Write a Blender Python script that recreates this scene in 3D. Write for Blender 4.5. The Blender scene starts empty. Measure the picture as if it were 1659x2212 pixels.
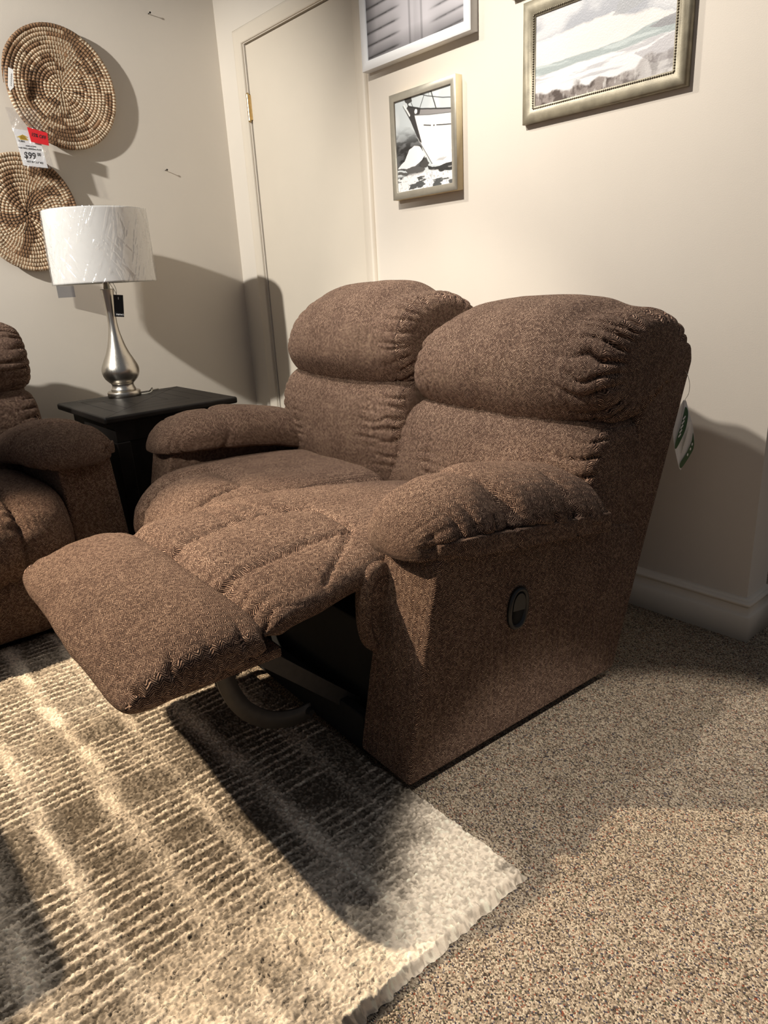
import bpy, bmesh, math, random
import numpy as np
from mathutils import Vector, Matrix

random.seed(7)
RNG = np.random.default_rng(11)
SC = bpy.context.scene
COL = SC.collection
PI = math.pi

# ------------------------------------------------------------------ helpers
def link(o, parent=None):
    COL.objects.link(o)
    if parent is not None:
        o.parent = parent
    return o

def tag(o, label=None, cat=None, group=None, kind=None):
    if label: o['label'] = label
    if cat: o['category'] = cat
    if group: o['group'] = group
    if kind: o['kind'] = kind
    return o

def empty(name, loc, rotz, label, cat, group=None):
    o = bpy.data.objects.new(name, None)
    o.empty_display_size = 0.05
    link(o)
    o.location = loc
    o.rotation_euler = (0, 0, rotz)
    return tag(o, label, cat, group)

def obj_from_bm(name, bm, mat, parent=None, smooth=False):
    me = bpy.data.meshes.new(name)
    bm.to_mesh(me); bm.free()
    if mat is not None: me.materials.append(mat)
    if smooth:
        for p in me.polygons: p.use_smooth = True
    return link(bpy.data.objects.new(name, me), parent)

def box_uv(me, s=1.0):
    uvl = me.uv_layers.new(name='UVMap')
    for p in me.polygons:
        n = p.normal
        a = max(range(3), key=lambda i: abs(n[i]))
        for li in p.loop_indices:
            c = me.vertices[me.loops[li].vertex_index].co
            if a == 0: uv = (c.y, c.z)
            elif a == 1: uv = (c.x, c.z)
            else: uv = (c.x, c.y)
            uvl.data[li].uv = (uv[0]*s, uv[1]*s)

def bm_box(bm, x0, x1, y0, y1, z0, z1, bevel=0.0, seg=2):
    vs = [bm.verts.new((x, y, z)) for x in (x0, x1) for y in (y0, y1) for z in (z0, z1)]
    f = [(0,1,3,2),(4,6,7,5),(0,4,5,1),(2,3,7,6),(0,2,6,4),(1,5,7,3)]
    fs = [bm.faces.new([vs[i] for i in q]) for q in f]
    if bevel > 0:
        es = list({e for fc in fs for e in fc.edges})
        bmesh.ops.bevel(bm, geom=es, offset=bevel, segments=seg, profile=0.5, affect='EDGES')
    return vs

def box(name, x0, x1, y0, y1, z0, z1, mat, parent=None, bevel=0.0, seg=2, uv=False):
    bm = bmesh.new()
    bm_box(bm, min(x0,x1), max(x0,x1), min(y0,y1), max(y0,y1), z0, z1, bevel, seg)
    bmesh.ops.recalc_face_normals(bm, faces=bm.faces)
    o = obj_from_bm(name, bm, mat, parent)
    if uv: box_uv(o.data)
    return o

def grid_obj(name, P, mat, parent=None, closed_j=False, cap=False, uv=None, colors=None, smooth=True):
    """P (n,m,3) grid -> one mesh."""
    n, m = P.shape[:2]
    idx = np.arange(n*m).reshape(n, m)
    if closed_j:
        j2 = np.roll(idx, -1, axis=1)
        a = idx[:-1]; b = idx[1:]; c = j2[1:]; d = j2[:-1]
    else:
        a = idx[:-1, :-1]; b = idx[1:, :-1]; c = idx[1:, 1:]; d = idx[:-1, 1:]
    F = np.stack([a, b, c, d], -1).reshape(-1, 4)
    nq = len(F)
    me = bpy.data.meshes.new(name)
    ncap = 2 if cap else 0
    nl = nq*4 + (2*m if cap else 0)
    me.vertices.add(n*m); me.loops.add(nl); me.polygons.add(nq+ncap)
    me.vertices.foreach_set('co', np.ascontiguousarray(P, dtype=np.float32).reshape(-1))
    li = F.reshape(-1)
    starts = np.arange(nq)*4
    if cap:
        li = np.concatenate([li, idx[0], idx[-1][::-1]])
        starts = np.concatenate([starts, [nq*4, nq*4+m]])
    me.loops.foreach_set('vertex_index', li.astype(np.int32))
    me.polygons.foreach_set('loop_start', starts.astype(np.int32))
    if uv is not None:
        U, V = uv      # (n,m+1 if closed)
        ul = me.uv_layers.new(name='UVMap')
        if closed_j:
            Ue, Ve = U, V
        else:
            Ue, Ve = U, V
        def pick(A):
            return np.stack([A[:-1, :-1], A[1:, :-1], A[1:, 1:], A[:-1, 1:]], -1).reshape(-1)
        arr = np.stack([pick(Ue), pick(Ve)], -1)
        if cap:
            c0 = np.stack([P[0, :, 0]+P[0, :, 1], P[0, :, 2]], -1); c1 = np.stack([P[-1, :, 0]+P[-1, :, 1], P[-1, :, 2]], -1)[::-1]
            arr = np.concatenate([arr, c0, c1])
        ul.data.foreach_set('uv', arr.astype(np.float32).reshape(-1))
    me.update(calc_edges=True)
    me.validate()
    if colors is not None:
        ca = me.color_attributes.new('Col', 'FLOAT_COLOR', 'POINT')
        cc = np.ones((n*m, 4), np.float32); cc[:, :3] = colors.reshape(-1, 3)
        ca.data.foreach_set('color', cc.reshape(-1))
    if smooth:
        me.polygons.foreach_set('use_smooth', np.ones(len(me.polygons), bool))
    me.materials.append(mat)
    bm = bmesh.new(); bm.from_mesh(me)
    if closed_j:
        bmesh.ops.recalc_face_normals(bm, faces=bm.faces)
    bm.to_mesh(me); bm.free()
    return link(bpy.data.objects.new(name, me), parent)

def catmull(pts, n, closed=True):
    pts = np.array(pts, float)
    k = len(pts)
    # dense then resample by arc length
    dense = []
    segs = k if closed else k-1
    for i in range(segs):
        if closed:
            p0, p1, p2, p3 = pts[(i-1) % k], pts[i], pts[(i+1) % k], pts[(i+2) % k]
        else:
            p0, p1, p2, p3 = pts[max(i-1, 0)], pts[i], pts[i+1], pts[min(i+2, k-1)]
        for t in np.linspace(0, 1, 24, endpoint=False):
            dense.append(0.5*((2*p1)+(-p0+p2)*t+(2*p0-5*p1+4*p2-p3)*t*t+(-p0+3*p1-3*p2+p3)*t**3))
    if not closed: dense.append(pts[-1])
    dense = np.array(dense)
    if closed: dense = np.vstack([dense, dense[:1]])
    L = np.concatenate([[0], np.cumsum(np.linalg.norm(np.diff(dense, axis=0), axis=1))])
    s = np.linspace(0, L[-1], n, endpoint=not closed)
    return np.stack([np.interp(s, L, dense[:, i]) for i in range(dense.shape[1])], -1)

def hash2(ix, iy, seed):
    h = (ix.astype(np.int64)*374761393 + iy.astype(np.int64)*668265263 + seed*1442695041) & 0x7fffffff
    h = ((h ^ (h >> 13))*1274126177) & 0x7fffffff
    return ((h ^ (h >> 16)) & 0xffffff)/float(0xffffff)

def vnoise(x, y, seed=0):
    ix = np.floor(x); iy = np.floor(y)
    fx = x-ix; fy = y-iy
    fx = fx*fx*(3-2*fx); fy = fy*fy*(3-2*fy)
    a = hash2(ix, iy, seed); b = hash2(ix+1, iy, seed)
    c = hash2(ix, iy+1, seed); d = hash2(ix+1, iy+1, seed)
    return (a*(1-fx)+b*fx)*(1-fy)+(c*(1-fx)+d*fx)*fy

def fbm(x, y, seed=0, octs=4):
    s = 0; a = 0.5; t = 0
    for o in range(octs):
        s = s+a*vnoise(x*2**o, y*2**o, seed+o*17); t += a; a *= 0.5
    return s/t

def smooth01(x, a, b):
    t = np.clip((x-a)/(b-a), 0, 1)
    return t*t*(3-2*t)

def tube(name, pts, r, mat, parent=None, sides=8, n=None, closed=False):
    pts = np.array(pts, float)
    if n: pts = catmull(pts, n, closed=closed)
    k = len(pts)
    T = np.gradient(pts, axis=0)
    if closed:
        T = np.roll(pts, -1, 0)-np.roll(pts, 1, 0)
    T /= np.linalg.norm(T, axis=1)[:, None]+1e-9
    up = np.array([0, 0, 1.0])
    N = np.cross(T, up); bad = np.linalg.norm(N, axis=1) < 1e-3
    N[bad] = np.cross(T[bad], [1.0, 0, 0])
    N /= np.linalg.norm(N, axis=1)[:, None]
    B = np.cross(T, N)
    a = np.linspace(0, 2*PI, sides, endpoint=False)
    r = np.broadcast_to(np.asarray(r, float), (k,))
    P = pts[:, None]+r[:, None, None]*(np.cos(a)[None, :, None]*N[:, None]+np.sin(a)[None, :, None]*B[:, None])
    if closed:
        P = np.concatenate([P, P[:1]])
    return grid_obj(name, P, mat, parent, closed_j=True, cap=not closed)

def lathe(name, prof, mat, parent=None, seg=64, n=None, cap=True):
    pr = np.array(prof, float)
    if n: pr = catmull(pr, n, closed=False)
    a = np.linspace(0, 2*PI, seg, endpoint=False)
    P = np.stack([pr[:, 0:1]*np.cos(a)[None], pr[:, 0:1]*np.sin(a)[None], np.repeat(pr[:, 1:2], seg, 1)], -1)
    return grid_obj(name, P, mat, parent, closed_j=True, cap=cap)

# ------------------------------------------------------------------ materials
def new_mat(name):
    m = bpy.data.materials.new(name); m.use_nodes = True
    nt = m.node_tree
    b = nt.nodes['Principled BSDF']
    return m, nt, b

def srgb(r, g, b):
    f = lambda c: (c/255/12.92) if c/255 <= 0.04045 else ((c/255+0.055)/1.055)**2.4
    return (f(r), f(g), f(b), 1.0)

def simple(name, col, rough=0.6, metal=0.0, noise=0.0, nscale=60, bump=0.0, bscale=200, spec=None):
    m, nt, b = new_mat(name)
    b.inputs['Roughness'].default_value = rough
    b.inputs['Metallic'].default_value = metal
    if spec is not None: b.inputs['Specular IOR Level'].default_value = spec
    b.inputs['Base Color'].default_value = col
    tc = nt.nodes.new('ShaderNodeTexCoord')
    if noise > 0:
        n = nt.nodes.new('ShaderNodeTexNoise'); n.inputs['Scale'].default_value = nscale
        n.inputs['Detail'].default_value = 4
        nt.links.new(tc.outputs['Object'], n.inputs['Vector'])
        r = nt.nodes.new('ShaderNodeValToRGB')
        r.color_ramp.elements[0].position = 0.3; r.color_ramp.elements[1].position = 0.7
        r.color_ramp.elements[0].color = tuple(c*(1-noise) for c in col[:3])+(1,)
        r.color_ramp.elements[1].color = tuple(min(1, c*(1+noise)) for c in col[:3])+(1,)
        nt.links.new(n.outputs['Fac'], r.inputs['Fac'])
        nt.links.new(r.outputs['Color'], b.inputs['Base Color'])
    if bump > 0:
        n2 = nt.nodes.new('ShaderNodeTexNoise'); n2.inputs['Scale'].default_value = bscale
        n2.inputs['Detail'].default_value = 3
        nt.links.new(tc.outputs['Object'], n2.inputs['Vector'])
        bp = nt.nodes.new('ShaderNodeBump'); bp.inputs['Strength'].default_value = bump
        bp.inputs['Distance'].default_value = 0.002
        nt.links.new(n2.outputs['Fac'], bp.inputs['Height'])
        nt.links.new(bp.outputs['Normal'], b.inputs['Normal'])
    return m

def math_node(nt, op, a, b=None, c=None):
    n = nt.nodes.new('ShaderNodeMath'); n.operation = op
    for i, v in enumerate((a, b, c)):
        if v is None: continue
        if isinstance(v, (int, float)): n.inputs[i].default_value = v
        else: nt.links.new(v, n.inputs[i])
    return n.outputs[0]

def fabric_mat(name):
    """brown chenille woven in a herringbone, UVs in metres"""
    m, nt, b = new_mat(name)
    tc = nt.nodes.new('ShaderNodeTexCoord')
    nz = nt.nodes.new('ShaderNodeTexNoise'); nz.inputs['Scale'].default_value = 130; nz.inputs['Detail'].default_value = 2
    nt.links.new(tc.outputs['UV'], nz.inputs['Vector'])
    sub = nt.nodes.new('ShaderNodeVectorMath'); sub.operation = 'SUBTRACT'
    nt.links.new(nz.outputs['Color'], sub.inputs[0]); sub.inputs[1].default_value = (0.5, 0.5, 0.5)
    sc = nt.nodes.new('ShaderNodeVectorMath'); sc.operation = 'SCALE'
    nt.links.new(sub.outputs[0], sc.inputs[0]); sc.inputs['Scale'].default_value = 0.0045
    add = nt.nodes.new('ShaderNodeVectorMath'); add.operation = 'ADD'
    nt.links.new(tc.outputs['UV'], add.inputs[0]); nt.links.new(sc.outputs[0], add.inputs[1])
    sep = nt.nodes.new('ShaderNodeSeparateXYZ'); nt.links.new(add.outputs[0], sep.inputs[0])
    w, p = 0.0095, 0.0038
    x = math_node(nt, 'DIVIDE', sep.outputs['X'], w)
    t = math_node(nt, 'PINGPONG', x, 1.0)
    y = math_node(nt, 'DIVIDE', sep.outputs['Y'], p)
    ph = math_node(nt, 'MULTIPLY_ADD', t, w/p*0.85, y)
    ang = math_node(nt, 'MULTIPLY', ph, 2*PI)
    st = math_node(nt, 'SINE', ang)
    st01 = math_node(nt, 'MULTIPLY_ADD', st, 0.5, 0.5)
    # every yarn float has its own tone
    cmb = nt.nodes.new('ShaderNodeCombineXYZ')
    nt.links.new(math_node(nt, 'FLOOR', math_node(nt, 'MULTIPLY', x, 2.0)), cmb.inputs['X'])
    nt.links.new(math_node(nt, 'FLOOR', math_node(nt, 'ADD', ph, 0.25)), cmb.inputs['Y'])
    wn = nt.nodes.new('ShaderNodeTexWhiteNoise'); wn.noise_dimensions = '2D'
    nt.links.new(cmb.outputs[0], wn.inputs['Vector'])
    n1 = nt.nodes.new('ShaderNodeTexNoise'); n1.inputs['Scale'].default_value = 260; n1.inputs['Detail'].default_value = 3
    nt.links.new(tc.outputs['UV'], n1.inputs['Vector'])
    n2 = nt.nodes.new('ShaderNodeTexNoise'); n2.inputs['Scale'].default_value = 9; n2.inputs['Detail'].default_value = 3
    nt.links.new(tc.outputs['UV'], n2.inputs['Vector'])
    f1 = math_node(nt, 'MULTIPLY', st01, 0.54)
    f2 = math_node(nt, 'MULTIPLY_ADD', n1.outputs['Fac'], 0.36, f1)
    f2 = math_node(nt, 'MULTIPLY_ADD', wn.outputs['Value'], 0.22, f2)
    f3 = math_node(nt, 'MULTIPLY_ADD', n2.outputs['Fac'], 0.15, f2)
    fac = math_node(nt, 'SUBTRACT', f3, 0.135)
    r = nt.nodes.new('ShaderNodeValToRGB')
    cr = r.color_ramp
    cr.elements[0].position = 0.18; cr.elements[0].color = (0.013, 0.0075, 0.006, 1)
    cr.elements[1].position = 0.93; cr.elements[1].color = (0.74, 0.525, 0.375, 1)
    e = cr.elements.new(0.47); e.color = (0.088, 0.047, 0.033, 1)
    e = cr.elements.new(0.68); e.color = (0.275, 0.166, 0.115, 1)
    nt.links.new(fac, r.inputs['Fac'])
    nt.links.new(r.outputs['Color'], b.inputs['Base Color'])
    b.inputs['Roughness'].default_value = 0.9
    b.inputs['Specular IOR Level'].default_value = 0.15
    b.inputs['Sheen Weight'].default_value = 0.06
    b.inputs['Sheen Roughness'].default_value = 0.5
    b.inputs['Sheen Tint'].default_value = (0.8, 0.6, 0.5, 1)
    h = math_node(nt, 'MULTIPLY_ADD', n1.outputs['Fac'], 0.5, st01)
    bp = nt.nodes.new('ShaderNodeBump'); bp.inputs['Strength'].default_value = 0.85
    bp.inputs['Distance'].default_value = 0.0024
    nt.links.new(h, bp.inputs['Height']); nt.links.new(bp.outputs['Normal'], b.inputs['Normal'])
    return m

def vcol_mat(name, rough=0.7, bump=0.0, bscale=300, spec=0.3, metal=0.0):
    m, nt, b = new_mat(name)
    a = nt.nodes.new('ShaderNodeVertexColor'); a.layer_name = 'Col'
    nt.links.new(a.outputs['Color'], b.inputs['Base Color'])
    b.inputs['Roughness'].default_value = rough
    b.inputs['Specular IOR Level'].default_value = spec
    b.inputs['Metallic'].default_value = metal
    if bump > 0:
        tc = nt.nodes.new('ShaderNodeTexCoord')
        n2 = nt.nodes.new('ShaderNodeTexNoise'); n2.inputs['Scale'].default_value = bscale
        nt.links.new(tc.outputs['Object'], n2.inputs['Vector'])
        bp = nt.nodes.new('ShaderNodeBump'); bp.inputs['Strength'].default_value = bump
        bp.inputs['Distance'].default_value = 0.002
        nt.links.new(n2.outputs['Fac'], bp.inputs['Height'])
        nt.links.new(bp.outputs['Normal'], b.inputs['Normal'])
    return m

def carpet_mat():
    m, nt, b = new_mat('loop_carpet')
    tc = nt.nodes.new('ShaderNodeTexCoord')
    mp = nt.nodes.new('ShaderNodeMapping'); mp.inputs['Scale'].default_value = (1.0, 1.25, 1.0)
    mp.inputs['Rotation'].default_value = (0, 0, 0.6)
    nt.links.new(tc.outputs['Object'], mp.inputs['Vector'])
    v = nt.nodes.new('ShaderNodeTexVoronoi'); v.inputs['Scale'].default_value = 360; v.feature = 'F1'
    v.voronoi_dimensions = '2D'; v.inputs['Randomness'].default_value = 0.75
    nt.links.new(mp.outputs['Vector'], v.inputs['Vector'])
    sep = nt.nodes.new('ShaderNodeSeparateColor'); nt.links.new(v.outputs['Color'], sep.inputs[0])
    n = nt.nodes.new('ShaderNodeTexNoise'); n.inputs['Scale'].default_value = 26; n.inputs['Detail'].default_value = 3
    nt.links.new(tc.outputs['Object'], n.inputs['Vector'])
    f = math_node(nt, 'MULTIPLY_ADD', n.outputs['Fac'], 0.30, math_node(nt, 'MULTIPLY', sep.outputs['Red'], 0.95))
    f = math_node(nt, 'SUBTRACT', f, 0.13)
    r = nt.nodes.new('ShaderNodeValToRGB'); cr = r.color_ramp
    cr.elements[0].position = 0.05; cr.elements[0].color = srgb(66, 57, 49)
    cr.elements[1].position = 0.95; cr.elements[1].color = srgb(206, 190, 166)
    for p, c in ((0.2, srgb(112, 97, 82)), (0.42, srgb(149, 132, 112)), (0.7, srgb(180, 162, 139))):
        e = cr.elements.new(p); e.color = c
    nt.links.new(f, r.inputs['Fac'])
    # coloured flecks: rust and navy
    fl = nt.nodes.new('ShaderNodeValToRGB'); fc = fl.color_ramp; fc.interpolation = 'CONSTANT'
    fc.elements[0].position = 0.0; fc.elements[0].color = srgb(36, 46, 72)
    fc.elements[1].position = 0.5; fc.elements[1].color = srgb(140, 66, 42)
    e = fc.elements.new(0.75); e.color = srgb(60, 70, 52)
    nt.links.new(sep.outputs['Green'], fl.inputs['Fac'])
    gate = math_node(nt, 'GREATER_THAN', sep.outputs['Blue'], 0.88)
    mx = nt.nodes.new('ShaderNodeMix'); mx.data_type = 'RGBA'
    nt.links.new(math_node(nt, 'MULTIPLY', gate, 0.75), mx.inputs['Factor'])
    nt.links.new(r.outputs['Color'], mx.inputs['A']); nt.links.new(fl.outputs['Color'], mx.inputs['B'])
    nt.links.new(mx.outputs['Result'], b.inputs['Base Color'])
    b.inputs['Roughness'].default_value = 0.95; b.inputs['Specular IOR Level'].default_value = 0.1
    h = math_node(nt, 'SUBTRACT', 1.0, v.outputs['Distance'])
    bp = nt.nodes.new('ShaderNodeBump'); bp.inputs['Strength'].default_value = 0.8; bp.inputs['Distance'].default_value = 0.003
    nt.links.new(h, bp.inputs['Height']); nt.links.new(bp.outputs['Normal'], b.inputs['Normal'])
    return m

def brushed(name, col, rough=0.3):
    m, nt, b = new_mat(name)
    b.inputs['Base Color'].default_value = col
    b.inputs['Metallic'].default_value = 1.0; b.inputs['Roughness'].default_value = rough
    b.inputs['Anisotropic'].default_value = 0.0
    tc = nt.nodes.new('ShaderNodeTexCoord'); mp = nt.nodes.new('ShaderNodeMapping')
    mp.inputs['Scale'].default_value = (120, 120, 1.5)
    nt.links.new(tc.outputs['Object'], mp.inputs['Vector'])
    n = nt.nodes.new('ShaderNodeTexNoise'); n.inputs['Scale'].default_value = 3
    nt.links.new(mp.outputs['Vector'], n.inputs['Vector'])
    rr = math_node(nt, 'MULTIPLY_ADD', n.outputs['Fac'], 0.15, rough-0.07)
    nt.links.new(rr, b.inputs['Roughness'])
    return m

def clear_film(name, amount=0.14, bump=0.0, bscale=20, rough=0.06, tint=(1, 1, 1, 1), stretch=(1, 1, 1)):
    m = bpy.data.materials.new(name); m.use_nodes = True
    nt = m.node_tree
    for n in list(nt.nodes): nt.nodes.remove(n)
    out = nt.nodes.new('ShaderNodeOutputMaterial')
    tr = nt.nodes.new('ShaderNodeBsdfTransparent'); tr.inputs['Color'].default_value = tint
    gl = nt.nodes.new('ShaderNodeBsdfGlossy'); gl.inputs['Roughness'].default_value = rough
    mx = nt.nodes.new('ShaderNodeMixShader'); mx.inputs['Fac'].default_value = amount
    nt.links.new(tr.outputs[0], mx.inputs[1]); nt.links.new(gl.outputs[0], mx.inputs[2])
    nt.links.new(mx.outputs[0], out.inputs['Surface'])
    if bump > 0:
        tc = nt.nodes.new('ShaderNodeTexCoord'); mp = nt.nodes.new('ShaderNodeMapping')
        mp.inputs['Scale'].default_value = stretch
        nt.links.new(tc.outputs['Object'], mp.inputs['Vector'])
        n = nt.nodes.new('ShaderNodeTexNoise'); n.inputs['Scale'].default_value = bscale; n.inputs['Detail'].default_value = 4
        n.inputs['Distortion'].default_value = 1.2
        nt.links.new(mp.outputs['Vector'], n.inputs['Vector'])
        bp = nt.nodes.new('ShaderNodeBump'); bp.inputs['Strength'].default_value = bump; bp.inputs['Distance'].default_value = 0.02
        nt.links.new(n.outputs['Fac'], bp.inputs['Height']); nt.links.new(bp.outputs['Normal'], gl.inputs['Normal'])
    return m

M = dict(
    wall=simple('wall_paint', srgb(219, 210, 197), 0.75, noise=0.012, nscale=5, bump=0.12, bscale=350, spec=0.25),
    trim=simple('trim_paint', srgb(219, 208, 191), 0.45, noise=0.012, nscale=9, bump=0.05, bscale=120, spec=0.4),
    door=simple('door_paint', srgb(216, 205, 188), 0.5, noise=0.012, nscale=6, bump=0.08, bscale=200, spec=0.35),
    fabric=fabric_mat('brown_chenille'),
    black=simple('black_dust_cloth', (0.006, 0.006, 0.006, 1), 0.9, noise=0.2),
    blackmetal=simple('black_painted_steel', (0.012, 0.012, 0.012, 1), 0.4, noise=0.2),
    greymetal=simple('grey_painted_steel', (0.075, 0.065, 0.055, 1), 0.5, noise=0.1, metal=0.2),
    plastic=simple('black_plastic', (0.012, 0.012, 0.012, 1), 0.32, noise=0.15),
    carpet=carpet_mat(),
    nickel=brushed('brushed_nickel', (0.56, 0.52, 0.46, 1), 0.30),
    brass=simple('aged_brass', (0.62, 0.45, 0.22, 1), 0.3, metal=1.0, noise=0.15),
    espresso=simple('espresso_wood', (0.013, 0.0105, 0.009, 1), 0.45, noise=0.35, nscale=18, bump=0.15, bscale=90, spec=0.3),
    groove=simple('dark_groove', (0.003, 0.003, 0.003, 1), 0.9, noise=0.1),
    shade=simple('white_linen_shade', srgb(236, 233, 228), 0.85, noise=0.015, nscale=30, bump=0.1, bscale=500),
    lining=simple('grey_shade_lining', srgb(190, 188, 176), 0.7, noise=0.05, nscale=60),
    film=clear_film('shade_plastic_wrap', 0.17, bump=0.6, bscale=9, rough=0.13, stretch=(1, 1, 0.35)),
    acrylic=clear_film('clear_acrylic', 0.16, rough=0.05, tint=(0.93, 0.93, 0.94, 1)),
    sleeve=clear_film('clear_vinyl_sleeve', 0.16, bump=0.7, bscale=45, rough=0.08, tint=(0.95, 0.95, 0.97, 1)),
    card=simple('white_card', srgb(236, 234, 230), 0.7, noise=0.01),
    red=simple('red_sticker', srgb(205, 30, 38), 0.55, noise=0.03),
    ink=simple('black_ink', (0.012, 0.012, 0.014, 1), 0.7, noise=0.05),
    whiteink=simple('white_ink', srgb(235, 235, 235), 0.7, noise=0.02),
    yellow=simple('yellow_ink', srgb(214, 178, 40), 0.6, noise=0.03),
    green=simple('green_ink', srgb(60, 92, 58), 0.5, noise=0.05),
    blackcard=simple('black_card', (0.008, 0.008, 0.009, 1), 0.45, noise=0.1),
    whiteframe=simple('white_lacquer', srgb(240, 240, 240), 0.4, noise=0.008, nscale=20),
    silverframe=simple('silver_leaf', srgb(172, 166, 152), 0.4, metal=0.45, noise=0.07, nscale=50),
    creamside=simple('cream_frame_side', srgb(226, 208, 168), 0.6, noise=0.03),
    champagne=simple('champagne_frame', srgb(146, 138, 118), 0.45, metal=0.3, noise=0.22, nscale=35, bump=0.15, bscale=500),
    bead=simple('dark_bead', srgb(120, 112, 96), 0.35, metal=0.6, noise=0.2),
    nail=simple('dark_nail', (0.05, 0.045, 0.04, 1), 0.4, metal=0.8, noise=0.1),
    paint=vcol_mat('watercolour_print', 0.35, spec=0.35),
    paintglit=vcol_mat('textured_print', 0.4, bump=0.25, bscale=250, spec=0.4),
    basket=vcol_mat('coiled_seagrass', 0.75, bump=0.35, bscale=600, spec=0.25),
    rug=vcol_mat('shag_rug', 0.95, bump=0.3, bscale=500, spec=0.08),
    string=simple('cord_string', (0.02, 0.02, 0.02, 1), 0.6, noise=0.1),
    cordclear=simple('silver_cord', srgb(190, 185, 170), 0.25, noise=0.05),
)

# ------------------------------------------------------------------ room
def build_room():
    xe = 2.587; H = 2.75; T = 0.125
    d0, d1, dt = 0.226, 0.998, 2.034
    box('floor', -0.3, 7.0, -6.0, 4.0, -0.08, 0.0, M['carpet'])['kind'] = 'structure'
    bm = bmesh.new()
    bm_box(bm, -0.1, d0, 0, T, 0, H)
    bm_box(bm, d1, xe, 0, T, 0, H)
    bm_box(bm, d0, d1, 0, T, dt, H)
    bm_box(bm, d0, d1, T*0.55, T, 0, dt)
    obj_from_bm('wall_right', bm, M['wall'])['kind'] = 'structure'
    box('wall_left', -0.1, 0, -6.0, 0.0, 0, H, M['wall'])['kind'] = 'structure'
    # wall beyond the end of the right wall
    box('wall_back', -0.3, 7.0, 4.0, 4.1, 0, H, M['wall'])['kind'] = 'structure'
    # door leaf
    dr = box('door_1', d0+0.004, d1-0.005, 0.006, 0.044, 0.008, dt-0.006, M['door'], bevel=0.0015)
    dr['kind'] = 'structure'
    bm = bmesh.new()
    zc = 1.785
    bm_box(bm, d0-0.012, d0+0.010, -0.003, 0.0075, zc-0.05, zc+0.05)
    hv = bmesh.ops.create_cone(bm, cap_ends=True, segments=16, radius1=0.0065, radius2=0.0065, depth=0.104)
    bmesh.ops.translate(bm, verts=hv['verts'], vec=(d0+0.002, -0.006, zc))
    for k in (-1, 1):
        s = bmesh.ops.create_uvsphere(bm, u_segments=12, v_segments=8, radius=0.0068)
        bmesh.ops.translate(bm, verts=s['verts'], vec=(d0+0.002, -0.006, zc+k*0.053))
    h = obj_from_bm('hinge', bm, M['brass'], dr, smooth=False)
    h['label'] = 'aged brass door hinge'
    # casing: stepped profile, mitred at the corner
    def casing_profile(w):   # (across from opening outward, out from wall)
        return [(0.0, 0.0), (0.0, 0.010), (0.004, 0.012), (0.010, 0.012), (0.016, 0.0155), (w-0.014, 0.0185), (w-0.006, 0.0185), (w, 0.014), (w, 0.0)]
    w = 0.056
    prof = casing_profile(w)
    ring = []
    for a, o in prof:
        ring.append([(d0-0.006-a+0.0, -o, 0.0), (d0-0.006-a, -o, dt+0.004+a), (d1+0.006+a, -o, dt+0.004+a), (d1+0.006+a, -o, 0.0)])
    P = np.array(ring)            # (profile, 4, 3)
    o = grid_obj('trim_1', P, M['trim'], smooth=False)
    o['kind'] = 'structure'
    # baseboards with a moulded top
    bp = [(0.0, 0.0), (0.018, 0.0), (0.018, 0.072), (0.0165, 0.076), (0.0135, 0.079), (0.0125, 0.084), (0.0095, 0.098), (0.0105, 0.102),
          (0.016, 0.106), (0.0175, 0.110), (0.0165, 0.114), (0.011, 0.117), (0.010, 0.121), (0.006, 0.125), (0.0, 0.127)]
    rows = []
    for o_, z in bp:
        rows.append([(d1+0.062, -o_, z), (xe+o_, -o_, z), (xe+o_, T+o_, z), (d1+0.062, T+o_, z)])
    ob = grid_obj('baseboard_right', np.array(rows), M['trim'], smooth=False); ob['kind'] = 'structure'
    rows = []
    for o_, z in bp:
        rows.append([(o_, -6.0, z), (o_, -o_, z), (d0-0.062, -o_, z)])
    ob = grid_obj('baseboard_left', np.array(rows), M['trim'], smooth=False); ob['kind'] = 'structure'

build_room()

# ------------------------------------------------------------------ upholstery
def normals(P, closed=True):
    dA = np.gradient(P, axis=0)
    if closed:
        dB = np.roll(P, -1, 1)-np.roll(P, 1, 1)
    else:
        dB = np.gradient(P, axis=1)
    N = np.cross(dA, dB)
    N /= np.linalg.norm(N, axis=2)[..., None]+1e-9
    c = P.mean(axis=(0, 1))
    s = np.sign(((P-c)*N).sum())
    return N*s

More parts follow.
